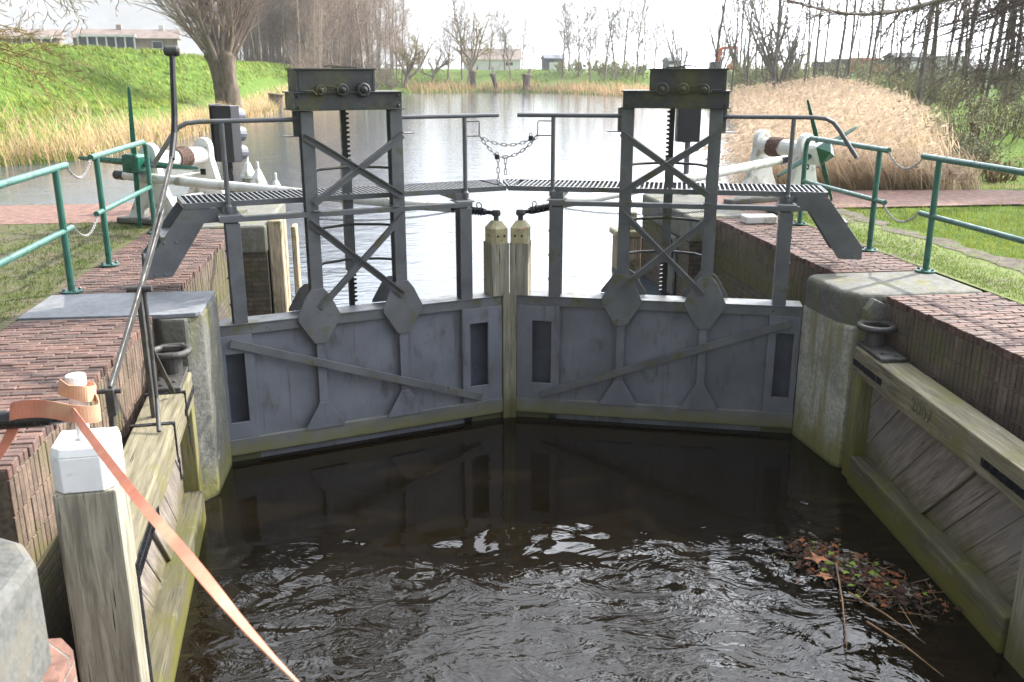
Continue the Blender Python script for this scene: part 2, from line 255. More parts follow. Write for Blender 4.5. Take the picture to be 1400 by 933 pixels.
# ------------------------------------------------------------------ mesh builder
class MB:
    def __init__(s, sx=1): s.v = []; s.f = []; s.c = []; s.sx = sx
    def add(s, vs, fs, tone=None):
        b = len(s.v)
        s.v += [(x * s.sx, y, z) for x, y, z in vs]
        s.f += [tuple(b + i for i in f) for f in fs]
        if tone is not None: s.c += [tone] * len(fs)
    def box(s, x0, x1, y0, y1, z0, z1, tone=None):
        s.add([(x, y, z) for z in (z0, z1) for y in (y0, y1) for x in (x0, x1)],
              [(0, 2, 3, 1), (4, 5, 7, 6), (0, 1, 5, 4), (2, 6, 7, 3), (0, 4, 6, 2), (1, 3, 7, 5)], tone)
    def obox(s, c, size, m, tone=None):
        c = V(c); h = V(size) * .5
        vs = [tuple(c + m @ V((x * h.x, y * h.y, z * h.z))) for z in (-1, 1) for y in (-1, 1) for x in (-1, 1)]
        s.add(vs, [(0, 2, 3, 1), (4, 5, 7, 6), (0, 1, 5, 4), (2, 6, 7, 3), (0, 4, 6, 2), (1, 3, 7, 5)], tone)
    def bar(s, p0, p1, w, h, up=(0, 0, 1)):
        p0 = V(p0); p1 = V(p1); d = (p1 - p0); L = d.length; d.normalize()
        x = d.cross(V(up)); x.normalize(); u = x.cross(d)
        m = Matrix((x, d, u)).transposed()
        s.obox((p0 + p1) / 2, (w, L, h), m)
    def tube(s, pts, r, n=8, cap=True, close=False):
        pts = [V(p) for p in pts]; N = len(pts)
        rr = r if isinstance(r, (list, tuple)) else [r] * N
        vs = []; prev = None
        for i, p in enumerate(pts):
            if close: d = pts[(i + 1) % N] - pts[i - 1]
            else: d = pts[min(i + 1, N - 1)] - pts[max(i - 1, 0)]
            if d.length < 1e-9: d = V((0, 0, 1))
            d.normalize()
            if prev is None:
                a = d.cross(V((0, 0, 1)))
                if a.length < 1e-3: a = d.cross(V((1, 0, 0)))
            else:
                a = prev - d * prev.dot(d)
            a.normalize(); prev = a; b = d.cross(a)
            for k in range(n):
                t = 2 * pi * k / n
                vs.append(tuple(p + (a * cos(t) + b * sin(t)) * rr[i]))
        fs = []
        for i in range(N if close else N - 1):
            j = (i + 1) % N
            for k in range(n):
                l = (k + 1) % n
                fs.append((i * n + k, i * n + l, j * n + l, j * n + k))
        if cap and not close:
            fs.append(tuple(range(n - 1, -1, -1))); fs.append(tuple((N - 1) * n + k for k in range(n)))
        s.add(vs, fs)
    def prism(s, poly, plane, a, b, tone=None):
        """poly in 2-D, extruded from a to b along the third axis; plane 'xz' extrudes along y, 'xy' along z, 'yz' along x"""
        def at(p, t):
            return (p[0], t, p[1]) if plane == 'xz' else ((p[0], p[1], t) if plane == 'xy' else (t, p[0], p[1]))
        n = len(poly)
        vs = [at(p, a) for p in poly] + [at(p, b) for p in poly]
        s.add(vs, [tuple(range(n - 1, -1, -1)), tuple(range(n, 2 * n))] + [(i, (i + 1) % n, n + (i + 1) % n, n + i) for i in range(n)], tone)
    def lathe(s, prof, c=(0, 0, 0), axis=(0, 0, 1), n=16):
        ax = V(axis).normalized(); a = ax.cross(V((0, 0, 1)))
        if a.length < 1e-3: a = V((1, 0, 0))
        a.normalize(); b = ax.cross(a); c = V(c); vs = []
        for r, h in prof:
            for k in range(n):
                t = 2 * pi * k / n; vs.append(tuple(c + ax * h + (a * cos(t) + b * sin(t)) * r))
        fs = [(i * n + k, i * n + (k + 1) % n, (i + 1) * n + (k + 1) % n, (i + 1) * n + k) for i in range(len(prof) - 1) for k in range(n)]
        fs.append(tuple(range(n - 1, -1, -1))); fs.append(tuple((len(prof) - 1) * n + k for k in range(n)))
        s.add(vs, fs)
    def build(s, name, m, parent=None, bev=0.0, smooth=False, recalc=True, seg=1, jag=0.0, bevz=None):
        me = bpy.data.meshes.new(name); me.from_pydata(s.v, [], s.f)
        if s.c:
            at = me.attributes.new('tone', 'FLOAT_COLOR', 'FACE')
            at.data.foreach_set('color', [q for t in s.c for q in ((t, t, t, 1) if isinstance(t, float) else (*t, 1))])
        if bev or recalc or jag:
            bm = bmesh.new(); bm.from_mesh(me)
            if recalc: bmesh.ops.recalc_face_normals(bm, faces=bm.faces)
            if bev:
                es = [e for e in bm.edges if len(e.link_faces) == 2 and e.calc_face_angle(0) > 0.6 and (bevz is None or max(q.co.z for q in e.verts) > bevz)]
                bmesh.ops.bevel(bm, geom=es, offset=bev, segments=seg, affect='EDGES', profile=0.6, clamp_overlap=True)
            bm.to_mesh(me); bm.free()
        if smooth: me.polygons.foreach_set('use_smooth', [True] * len(me.polygons))
        me.materials.append(M[m] if isinstance(m, str) else m)
        o = bpy.data.objects.new(name, me); col.objects.link(o)
        if parent: o.parent = parent
        return o

def tag(o, label=None, cat=None, group=None, kind=None):
    if label: o['label'] = label
    if cat: o['category'] = cat
    if group: o['group'] = group
    if kind: o['kind'] = kind
    return o
def thing(name, label, cat, loc=(0, 0, 0), rz=0, group=None):
    o = bpy.data.objects.new(name, None); col.objects.link(o)
    o.empty_display_size = .2; o.location = loc; o.rotation_euler = (0, 0, rz)
    return tag(o, label, cat, group)
def copy_tree(root, loc, rz=0, scale=1.0, label=None, group=None):
    r = root.copy(); col.objects.link(r); r.location = loc; r.rotation_euler = (0, 0, rz)
    r.scale = scale if isinstance(scale, tuple) else (scale,) * 3
    if label: r['label'] = label
    if group: r['group'] = group
    for ch in root.children:
        c = ch.copy(); col.objects.link(c); c.parent = r
        for g in ch.children:
            d = g.copy(); col.objects.link(d); d.parent = c
    return r

# ------------------------------------------------------------------ camera
YAW = R(7.4755); PITCH = R(16.366); F = 1265.0; CAMZ = 1.92
cam = bpy.data.objects.new('camera', bpy.data.cameras.new('camera')); col.objects.link(cam)
cam.location = (0, 0, CAMZ); cam.rotation_euler = (pi / 2 - PITCH, 0, -YAW)
cam.data.sensor_width = 36; cam.data.lens = F / 1400 * 36; cam.data.clip_end = 4000; cam.data.clip_start = .05
cam.data.dof.use_dof = True; cam.data.dof.focus_distance = 8.0; cam.data.dof.aperture_fstop = 4.0
scene.camera = cam
def rx(px):      # x/y ratio of a bearing
    return tan(atan((px - 700) * cos(PITCH) / F) + YAW)

# ------------------------------------------------------------------ light
SUN_AZ = R(60); SUN_EL = R(36)          # azimuth from +Y towards +X
tos = V((sin(SUN_AZ) * cos(SUN_EL), cos(SUN_AZ) * cos(SUN_EL), sin(SUN_EL)))
sun = bpy.data.objects.new('sun', bpy.data.lights.new('sun', 'SUN')); col.objects.link(sun)
sun.data.energy = 5.0; sun.data.angle = R(0.6); sun.data.color = (1.0, 0.93, 0.82)
sun.rotation_euler = (-tos).to_track_quat('-Z', 'Y').to_euler()
w = bpy.data.worlds.new('World'); scene.world = w; w.use_nodes = True
n = w.node_tree; bg = n.nodes['Background']
sky = n.nodes.new('ShaderNodeTexSky'); sky.sky_type = 'NISHITA'; sky.sun_disc = False
sky.sun_elevation = SUN_EL; sky.sun_rotation = SUN_AZ; sky.dust_density = 3.0; sky.air_density = 1.0; sky.ozone_density = 1.0
tc = n.nodes.new('ShaderNodeTexCoord'); mp = n.nodes.new('ShaderNodeMapping'); mp.inputs['Scale'].default_value = (1, 1, 2.4)
n.links.new(tc.outputs['Generated'], mp.inputs[0])
cl = noise(n, mp.outputs[0], 2.3, 7, 0.6, .4)
dt = n.nodes.new('ShaderNodeVectorMath'); dt.operation = 'DOT_PRODUCT'; n.links.new(tc.outputs['Generated'], dt.inputs[0]); dt.inputs[1].default_value = tos
glow = mul(n, mul(n, ramp(n, dt.outputs['Value'], -.2, 1.0), 3.0, 'POWER'), 88.0)      # thin cloud is brightest round the sun
glow = mul(n, mul(n, glow, 6.8, 'ADD'), ramp(n, cl, .2, .8, .75, 1.25))
cv = n.nodes.new('ShaderNodeVectorMath'); cv.operation = 'SCALE'; cv.inputs[0].default_value = (.95, .99, 1.06); n.links.new(glow, cv.inputs['Scale'])
sz = n.nodes.new('ShaderNodeSeparateXYZ'); n.links.new(tc.outputs['Generated'], sz.inputs[0])
skyc = mix(n, mul(n, ramp(n, cl, 0.35, 0.62, 0.45, 0.92), ramp(n, sz.outputs['Z'], .25, .9, 1.0, .55)), sky.outputs[0], cv.outputs[0])   # thin bright cloud over the blue
n.links.new(skyc, bg.inputs[0]); bg.inputs[1].default_value = 0.085
scene.view_settings.view_transform = 'Standard'; scene.view_settings.look = 'None'
scene.view_settings.exposure = 0.7; scene.view_settings.gamma = 1
scene.cycles.use_denoising = True
scene.cycles.max_bounces = 6; scene.cycles.diffuse_bounces = 3; scene.cycles.glossy_bounces = 3; scene.cycles.transparent_max_bounces = 4
scene.cycles.caustics_reflective = False; scene.cycles.caustics_refractive = False

# ------------------------------------------------------------------ terrain
CANAL = [(-60, 14.45), (-30, 16.2), (-14, 22), (-10, 25.8), (-8.2, 27.6), (-7.4, 35.6), (-6.8, 48), (-6, 75), (-3, 92), (2.5, 103), (10, 105), (16, 102.5), (20, 95), (21.7, 87), (20.5, 65), (18.7, 50), (12.6, 33), (8.0, 20), (5.7, 15.2), (4.0, 14.5), (-2, 14.45)]
CANAL = [(x * K, y * K) if y > 16.5 else (x, y) for x, y in CANAL]
NL, NF = 8, 12     # edges 0..7 left bank, 8..11 far bank, then right bank
def seg_d(px, py, a, b):
    ax, ay = a; bx, by = b; dx, dy = bx - ax, by - ay
    t = max(0, min(1, ((px - ax) * dx + (py - ay) * dy) / (dx * dx + dy * dy)))
    return math.hypot(px - ax - t * dx, py - ay - t * dy)
def inside(px, py, poly):
    c = False; j = len(poly) - 1
    for i in range(len(poly)):
        if (poly[i][1] > py) != (poly[j][1] > py) and px < (poly[j][0] - poly[i][0]) * (py - poly[i][1]) / (poly[j][1] - poly[i][1]) + poly[i][0]: c = not c
        j = i
    return c
def lerp_prof(d, prof):
    for (d0, z0), (d1, z1) in zip(prof, prof[1:]):
        if d <= d1:
            t = (d - d0) / (d1 - d0); t = t * t * (3 - 2 * t) if d1 - d0 > 2 else t
            return z0 + (z1 - z0) * t
    return prof[-1][1]
PL = [(0, -1.3), (1.3, -.92), (4.2, -.0), (13.7, 3.3), (50, 3.7), (400, 4.5)]
PF = [(0, -1.3), (1.3, -.86), (5, -.27), (11.8, .35), (19.6, 2.0), (70, 2.3), (400, 2.6)]
PR = [(0, -1.3), (1.3, -.95), (5, -.50), (9, -.06), (30, .35), (90, 1.1), (400, 2.5)]
def sm(a, b, x): t = max(0, min(1, (x - a) / (b - a))); return t * t * (3 - 2 * t)
def canal_dist(x, y):
    ds = [seg_d(x, y, CANAL[i], CANAL[i + 1]) for i in range(len(CANAL) - 1)]
    return min(ds[:NL]), min(ds[NL:NF]), min(ds[NF:])
def hgt(x, y):
    if -2.63 < x < 4.89 and y < 16.5: return -3.3
    if y <= 14.46: return -0.02
    dl, df, dr = canal_dist(x, y)
    d = min(dl, df, dr)
    if inside(x, y, CANAL): return -1.3 - min(1.6, .6 * d)
    wl, wf, wr = 1 / (dl + .3) ** 4, 1 / (df + .3) ** 4, 1 / (dr + .3) ** 4
    q = sm(46 * K, 72 * K, y) * (1 - sm(88 * K, 102 * K, y))
    k = (1 - .25 * sm(50 * K, 76 * K, y)) * (1 - .45 * sm(82 * K, 100 * K, y))
    zl = lerp_prof(dl * (1 + 1.5 * q), PL); zl = zl if zl < -.2 else -.2 + (zl + .2) * k
    z = (wl * zl + wf * lerp_prof(d, PF) + wr * lerp_prof(d, PR)) / (wl + wf + wr)
    if x > 4.4 and y < 18: z = z * (y - 14.46) / 3.54 + -.02 * (1 - (y - 14.46) / 3.54) if d > .6 else z
    if d > 1.5: z += .10 * sin(x * .9 + 1.3 * sin(y * .37)) * sin(y * .7 + x * .21) * min(1, (d - 1.5) / 4)
    return z
def rng(a, b, st):
    k = max(1, round((b - a) / st)); return [a + (b - a) * i / k for i in range(k)]
gx = [-350, -200, -140, -100, -80] + rng(-64, -40, 3) + rng(-40, -2.62, .75) + [-2.62] + [4.88] + rng(5.3, 34, .75) + rng(34, 64, 3) + [70, 90, 130, 200, 350]
gy = [-60, -5, 14.45, 14.47] + rng(14.9, 60, .75) + rng(60, 170, 1.3) + rng(170, 230, 8) + [250, 300, 420]
tb = MB(); tb.v = [(x, y, hgt(x, y)) for y in gy for x in gx]
nx = len(gx)
for j in range(len(gy) - 1):
    for i in range(nx - 1):
        if gx[i] >= -2.63 and gx[i + 1] <= 4.89 and gy[j + 1] <= 14.48: continue
        tb.f.append((j * nx + i, j * nx + i + 1, (j + 1) * nx + i + 1, (j + 1) * nx + i))
tag(tb.build('ground', 'ground', smooth=True, recalc=False), 'green meadow, dike slope and canal banks', 'ground', kind='structure')

def sheet(name, pts, z, m, label, cat):
    b = MB(); b.add([(x, y, z) for x, y in pts], [tuple(range(len(pts)))])
    return tag(b.build(name, m, recalc=False), label, cat, kind='structure')
sheet('lock_water', [(-2.7, -8), (4.95, -8), (4.95, 8.43), (3.99, 8.40), (1.185, 9.28), (-1.58, 8.40), (-2.7, 8.43)], W, 'lock_water', 'dark brown rippled water inside the lock chamber', 'water')
sheet('canal_water', [(-2.62, 8.6), (-1.58, 8.6), (1.185, 9.47), (3.99, 8.6), (4.88, 8.6), (4.88, 14.46), (80, 14.48), (80, 160), (-110, 160), (-110, 14.48), (-2.62, 14.46)], CW, 'canal_water', 'pale glaring canal water above the gates', 'water')
sheet('lock_bed', [(-3, -9), (5.2, -9), (5.2, 14.6), (-3, 14.6)], -3.4, 'ground', 'bed of the lock', 'ground')
sheet('cobble_paving', [(-14, 2.0), (-2.99, 2.0), (-2.99, 12.6), (-14, 12.6)], 0.0, 'cobble', 'mossy worn cobbles on the left quay', 'paving')
sheet('mossy_paving', [(5.30, 2), (6.25, 2), (6.28, 12.5), (5.30, 12.6)], 0.004, 'cobble_moss', 'moss grown cobbles along the right coping', 'paving')
sheet('brick_path', [(-30, 12.605), (-2.62, 12.605), (-2.62, 14.44), (-30, 14.44)], 0.004, 'pathbrick', 'reddish brick path along the canal on the left', 'path')
sheet('brick_path', [(4.88, 12.605), (9.2, 12.605), (10.5, 11.6), (16, 9.6), (17, 11.3), (10, 14.2), (8, 14.44), (4.88, 14.44)], 0.008, 'pathbrick', 'reddish brick path bending along the reeds on the right', 'path')

M['soil'] = mat('bare_damp_soil', (0.075, 0.058, 0.038), 0.95, 0, 0.4, 6, stains=[((0.07, 0.085, 0.02), 4, .5, .62), ((.15, .12, .08), 18, .6, .72)], bmp=(.8, 25, .02))
rj = random.Random(8); L1 = [(6.12 + rj.uniform(-.09, .09), 2 + i * .25) for i in range(43)]; L2 = [(6.40 + rj.uniform(-.13, .13) + .06 * sin(i * .5), 2 + i * .25) for i in range(43)]
b = MB(); b.v = [(x, y, .010) for x, y in L1] + [(x, y, .010) for x, y in L2]; b.f = [(i, 43 + i, 44 + i, i + 1) for i in range(42)]
tag(b.build('soil_strip', 'soil', recalc=False), 'strip of bare trodden soil between moss and lawn', 'soil', kind='structure')
# ------------------------------------------------------------------ lock walls
def coping(mb, face, y0, y1, xs, rng_, side):
    """rowlock bricks on top (mb) and rows of soldier bricks below the edge (face)"""
    y = y0
    row = 0
    while y + .058 <= y1 + 1e-6:
        off = (row % 2) * .105
        x = xs[0]; first = True
        cuts = [xs[0]]; xx = xs[0] + (.21 if row % 2 == 0 else .105)
        while xx < xs[1] - .03: cuts.append(xx); xx += .21
        cuts.append(xs[1])
        for a, b in zip(cuts, cuts[1:]):
            t = rng_.uniform(.62, 1.25); hue = rng_.uniform(-.08, .08)
            dz = rng_.uniform(-.006, .003)
            edge = (side < 0 and abs(b - xs[1]) < 1e-6) or (side > 0 and abs(a - xs[0]) < 1e-6)
            e = rng_.uniform(-.009, .006) if edge else 0
            aa, bb = a + .0045, b - .0045
            if edge and side < 0: bb = b + e
            if edge and side > 0: aa = a + e
            mb.box(aa, bb, y + .004 + rng_.uniform(0, .003), y + .055, -.06, dz, (t + hue, t, t - hue))
        for k in range(3):
            t = rng_.uniform(.78, 1.15); e = rng_.uniform(-.004, .002)
            z1 = -.065 - k * .205; z0 = max(-.62, z1 - .198)
            xa, xb = (xs[1] - .1, xs[1] + e) if side < 0 else (xs[0] - e, xs[0] + .1)
            face.box(xa, xb, y + .004, y + .055, z0, z1, (t * 1.02, t, t * .97))
        y += .058; row += 1
rb = random.Random(3)
LWALL = thing('lock_wall', 'brick lock wall of the left quay with sunlit brown coping', 'wall', (-2.4, 8, 0))
RWALL = thing('lock_wall', 'brick lock wall of the right quay with shaded mossy face', 'wall', (4.8, 8, 0))
def rel(mb, root):
    l = root.location; mb.v = [(x - l.x, y - l.y, z - l.z) for x, y, z in mb.v]; return mb
for side, root, xs, spans in ((-1, LWALL, (-3.0, -1.95), ((4.55, 7.60), (8.43, 11.94))), (1, RWALL, (4.32, 5.30), ((1.6, 7.49), (8.46, 11.94)))):
    a, f, fn, mo, lo = MB(), MB(), MB(), MB(), MB()
    for q, (y0, y1) in enumerate(spans):
        coping(a, fn if q == 0 else f, y0, y1, xs, rb, side)
        mo.box(xs[0] + .012, xs[1] - .012, y0 + .002, y1 - .002, -.62, -.010)
    x2 = (-2.97, -2.62) if side < 0 else (4.90, 5.28)
    coping(a, MB(), 11.95, 12.6, x2, rb, 0)
    mo.box(x2[0], x2[1], 11.95, 12.6, -.62, -.010)
    rel(a, root).build('coping', 'brick', root, bev=.004)
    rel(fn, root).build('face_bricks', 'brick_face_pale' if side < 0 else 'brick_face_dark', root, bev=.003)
    rel(f, root).build('face_bricks', 'brick_face', root, bev=.003)
    rel(mo, root).build('mortar_bed', 'mortar', root)
    if side < 0:
        lo.box(-3.0, -1.96, 4.56, 7.60, -3.3, -.622); lo.box(-3.0, -1.96, 8.43, 11.96, -3.3, -.622); lo.box(-3.0, -2.12, 3.3, 4.56, -3.3, -.01)
    else:
        lo.box(4.33, 5.3, -6, 7.49, -3.3, -.622); lo.box(4.33, 5.3, 8.46, 11.96, -3.3, -.622)
    rel(lo, root).build('lower_wall', 'wall_brick', root)

def stone_block(root, name, m, x0, x1, y0, y1, z0, z1, bev, seg=3):
    b = MB(); b.box(x0, x1, y0, y1, z0, z1); return rel(b, root).build(name, m, root, bev=bev, seg=seg, smooth=False)
# pier at the left leaf with the blue-grey slab on top
t = thing('stone_pier', 'concrete pier under the flat blue grey slab, holding the left gate', 'pier', (-2.0, 8.0, 0))
b = MB()
b.prism([(-3.0, 7.62), (-2.10, 7.60), (-1.86, 7.585), (-1.62, 7.62), (-1.585, 7.66), (-1.60, 8.42), (-1.80, 8.405), (-1.92, 8.43), (-3.0, 8.42)], 'xy', -.03, 0.006)
rel(b, t).build('top_slab', 'slab', t, bev=.004)
b = MB()
b.prism([(-2.98, 7.63), (-2.12, 7.61), (-1.95, 7.62), (-1.88, 7.56), (-1.70, 7.56), (-1.585, 7.70), (-1.575, 8.36), (-1.64, 8.42), (-2.98, 8.42)], 'xy', -3.3, -.032)
rel(b, t).build('shaft', 'stone', t, bev=.02, seg=2)
# pier at the right leaf with a rounded worn top
t = thing('stone_pier', 'worn rounded concrete pier beside the right gate, joint near its top', 'pier', (4.5, 8.0, 0))
b = MB(); b.prism([(4.33, 7.50), (5.31, 7.50), (5.31, 8.45), (4.10, 8.45), (3.985, 8.37), (4.02, 7.74), (4.12, 7.56)], 'xy', -.30, 0.0)
o = rel(b, t).build('cap_stone', 'stone', t, bev=.085, seg=5, bevz=-.15)  # cap in the darker concrete, tree shade put into its colour
b = MB(); b.prism([(4.33, 7.50), (5.31, 7.50), (5.31, 8.45), (4.10, 8.45), (3.988, 8.38), (4.03, 7.60), (4.07, 7.52)], 'xy', -3.3, -.302)
rel(b, t).build('shaft', 'stone_green_lifted', t, bev=.025, seg=2)
b = MB(); b.prism([(4.12, -.30), (4.34, -.30), (4.34, -.09), (4.20, -.02), (4.13, -.12)], 'xz', 7.43, 7.52)
rel(b, t).build('corner_block', 'stone', t, bev=.02, seg=2)
# piers at the canal end
for sx, x0, x1, lab in ((-1, -2.6, -1.58, 'pale weathered pier at the canal end behind the left gate'), (1, 3.99, 4.88, 'weathered pier with a dark opening behind the right gate')):
    t = thing('canal_pier', lab, 'pier', ((x0 + x1) / 2, 13, 0))
    stone_block(t, 'top_stone', 'stone', x0, x1, 11.97, 14.44, -.34, 0.02, .05)
    b = MB(); b.box(x0 + .015, x1 - .015, 12.0, 14.42, -3.3, -.343); rel(b, t).build('brickwork', 'wall_brick', t)
    if sx > 0:
        b = MB(); b.box(3.955, 4.0, 12.5, 13.0, -1.2, -.35); rel(b, t).build('groove_stone', 'stone', t, bev=.02)
        b = MB(); b.prism([(12.55, -.75), (12.55, -.5), (12.62, -.4), (12.74, -.4), (12.80, -.5), (12.80, -.75)], 'yz', 3.93, 3.957); rel(b, t).build('opening', 'rack', t)  # solid black plate, the inner shade of the hole put into its colour
    else:
        for y in (12.1, 12.42):
            b = MB(); b.box(-1.575, -1.40, y, y + .24, -2.5, .06); rel(b, t).build('fender_timber', 'wood_pale', t, bev=.015)
        b = MB(); b.box(-1.40, -1.33, 13.2, 13.5, -2.0, -.2); rel(b, t).build('fender_timber', 'wood_pale', t, bev=.01)
# stone block in the lower left corner
t = thing('stone_pier', 'pale rounded stone block over red bricks in the lower left corner', 'pier', (-2.2, 3.2, 0))
b = MB(); b.prism([(-3.2, 2.2), (-1.50, 2.2), (-1.50, 3.62), (-1.60, 3.78), (-1.75, 3.87), (-3.2, 3.90)], 'xy', -.50, 0.0)
rel(b, t).build('cap_stone', 'stone_pale', t, bev=.06, seg=4, bevz=-.1)
b = MB(); b.prism([(-3.2, 2.2), (-1.44, 2.2), (-1.44, 3.70), (-1.52, 3.80), (-3.2, 3.86)], 'xy', -3.3, -.503)
mm = mat('pale_red_bricks', (0.3, 0.17, 0.13), 0.85); M['redbrick'] = paving('pale_red_pier_bricks', (0.19, 0.10, 0.078), (0.24, 0.145, 0.115), (0.2, 0.185, 0.165), (0.15, 0.12, 0.085), .62, .21, .07)
n_ = M['redbrick'].node_tree; tb_ = [x for x in n_.nodes if x.type == 'TEX_BRICK'][0]
g_ = n_.nodes.new('ShaderNodeNewGeometry'); s_ = n_.nodes.new('ShaderNodeSeparateXYZ'); c_ = n_.nodes.new('ShaderNodeCombineXYZ')
n_.links.new(g_.outputs['Position'], s_.inputs[0]); n_.links.new(mul(n_, s_.outputs['X'], s_.outputs['Y'], 'ADD'), c_.inputs[0]); n_.links.new(s_.outputs['Z'], c_.inputs[1]); n_.links.new(c_.outputs[0], tb_.inputs['Vector'])
rel(b, t).build('brickwork', 'redbrick', t)

# ------------------------------------------------------------------ steel mitre gates
MIT = (1.185, 9.242); LA = R(17.4)
def gate(sx):
    lab = 'grey steel gate leaf at the left with gearbox tower and walkway' if sx < 0 else 'grey steel gate leaf at the right with gearbox tower and grated walkway'
    root = thing('lock_gate', lab, 'gate', (MIT[0], MIT[1], 0), -sx * LA if sx > 0 else LA, 'mitred steel gate leaves')
    def mk(name, m, bev=.003, parent=root, **k): return lambda b: b.build(name, m, parent, bev=bev, **k)
    B = lambda: MB(sx)
    # skin plate
    b = B(); b.box(.50, 2.645, .055, .075, -2.4, -.36); b.build('skin_plate', 'steel', root)
    b = B(); b.box(.06, 2.93, .0, .25, -.330, -.318); b.box(.06, 2.93, .012, .03, -.425, -.330); b.box(.06, 2.93, .16, .18, -.5, -.330); b.build('top_rail', 'steel_rail', root, bev=.003)
    b = B(); b.box(.06, 2.93, .0, .02, -1.60, -1.44); b.box(.06, 2.93, .02, .054, -1.452, -1.44); b.box(.3, 2.7, .02, .2, -1.61, -1.60)
    b.box(.0, .42, .03, .06, -1.9, -1.60); b.box(2.62, 2.93, .03, .06, -1.9, -1.60); b.build('bottom_rail', 'steel_low', root, bev=.003)
    # stiles with a recessed pocket
    for nm, x0, x1, p0, p1, zt, zb in (('mitre_stile', .08, .525, .24, .44, -.585, -1.265), ('heel_stile', 2.62, 2.925, 2.70, 2.87, -.60, -1.275)):
        b = B()
        b.box(x0, x1, .004, .03, zt, -.425); b.box(x0, x1, .004, .03, -1.44, zb); b.box(x0, p0, .004, .03, zb, zt); b.box(p1, x1, .004, .03, zb, zt)
        b.box(x0, x0 + .012, .03, .055, -1.44, -.425); b.box(x1 - .012, x1, .03, .055, -1.44, -.425)
        s = b.build(nm, 'steel', root, bev=.002)
        b = B(); b.box(x0 + .013, x1 - .013, .16, .175, -2.4, -.43); b.box(x0, x0 + .012, .056, .175, -2.4, -.43); b.box(x1 - .012, x1, .056, .175, -2.4, -.43); b.build('pocket_plate', 'steel_recess_shade', s)
        for z in ((-.8, -1.0, -1.15) if x0 > 1 else (-.95, -1.12)):
            b = B(); b.lathe([(.012, 0), (.012, .012), (.006, .016)], (p0 + .08, .159, z), (0, -1, 0), 8); b.build('bolt', 'steel_dark', s)
    # ribs and gusset plates
    for xc in (1.155, 1.985):
        b = B(); b.box(xc - .04, xc + .04, .006, .02, -1.44, -.425); b.box(xc - .006, xc + .006, .02, .055, -1.44, -.425); b.build('rib', 'steel', root, bev=.002)
        b = B(); b.prism([(xc - .06, -.06), (xc + .06, -.06), (xc + .115, -.13), (xc + .20, -.31), (xc + .20, -.36), (xc + .055, -.59), (xc - .055, -.59), (xc - .20, -.36), (xc - .20, -.31), (xc - .115, -.13)], 'xz', -.014, -.003)
        b.build('gusset_plate', 'steel_rail', root, bev=.002)
        b = B(); b.prism([(xc - .045, -1.19), (xc + .045, -1.19), (xc + .19, -1.43), (xc + .19, -1.455), (xc - .19, -1.455), (xc - .19, -1.43)], 'xz', -.012, -.003)
        b.build('gusset_plate', 'steel', root, bev=.002)
        b = B(); b.prism([(xc - .06, -.06), (xc + .06, -.06), (xc + .115, -.1), (xc + .23, -.29), (xc + .23, -.315), (xc - .23, -.315), (xc - .23, -.29)], 'xz', .26, .27)
        b.build('gusset_plate', 'steel_dark', root, bev=.002)
        # tower leg: H section
        b = B(); b.box(xc - .058, xc + .058, .0, .011, -.318, 1.56); b.box(xc - .058, xc + .058, .115, .126, -.318, 1.56); b.box(xc - .006, xc + .006, .011, .115, -.318, 1.56)
        leg = b.build('tower_leg', 'steel_dark', root, bev=.003)
        o = .115 if xc > 1.5 else -.115
        b = B(); b.box(min(xc, xc + o * .9), max(xc, xc + o * .9), .128, .14, 1.33, 1.56); b.box(min(xc, xc + o * 1.7), max(xc, xc + o * 1.7), .06, .16, 1.335, 1.345); b.build('bracket', 'steel_dark', root, bev=.002)
        b = B(); b.box(min(xc, xc - o * .6), max(xc, xc - o * .6), -.03, .1, .665, .675); b.build('bracket', 'steel_dark', root, bev=.002)
    # diagonal flat across the panel
    b = B(); b.bar((.33, -.022, -1.385), (2.82, -.022, -.485), .012, .078, (0, 0, 1)); b.build('brace', 'steel_rail', root, bev=.002)
    # tower cross braces: angle bars
    def angle(p0, p1, name='cross_brace'):
        b = B(); b.bar(p0, p1, .008, .066); d = V((0, -.022, 0))
        q0 = V(p0) + V((0, -.018, .029)); q1 = V(p1) + V((0, -.018, .029)); b.bar(q0, q1, .036, .007); b.build(name, 'steel_dark', root)
    angle((2.02, -.012, .57), (1.14, -.032, -.20)); angle((1.12, -.006, .58), (1.97, -.024, -.24))
    angle((2.02, -.012, 1.34), (1.12, -.032, .76)); angle((1.10, -.006, 1.33), (1.97, -.024, .74))
    for z in (1.02, .47, .13):
        b = B(); b.tube([(2.03, .10, z - .02), (1.85, .24, z), (1.57, .285, z + .01), (1.3, .24, z), (1.10, .10, z - .005)], .014, 6); b.build('tie_bar', 'steel_black', root)
    # rack with teeth
    b = B(); b.box(1.55, 1.60, .30, .345, -1.2, 1.56)
    z = -.30
    while z < 1.55:
        if z < .02 or z > 1.06: b.prism([(1.55, z), (1.55, z + .028), (1.522, z + .022), (1.522, z + .008)], 'xz', .30, .345)
        z += .043
    rk = b.build('rack', 'rack', root)
    b = B(); b.box(1.525, 1.615, .283, .36, .02, 1.08); b.build('rack_guide', 'steel_dark', root, bev=.003)
    # gearbox: lower trough, upper housing, three crank shafts
    b = B(); b.box(1.09, 2.11, -.055, .40, 1.565, 1.575); b.box(1.09, 2.11, -.055, .40, 1.715, 1.727); b.box(1.105, 2.095, -.03, .375, 1.575, 1.715)
    b.box(1.06, 1.09, -.055, -.045, 1.565, 1.57)
    for x in (1.11, 2.09):
        for z in (1.60, 1.69): b.lathe([(.014, 0), (.014, .014), (.007, .02)], (x + (.03 if x < 1.5 else -.03), -.03, z), (0, -1, 0), 6)
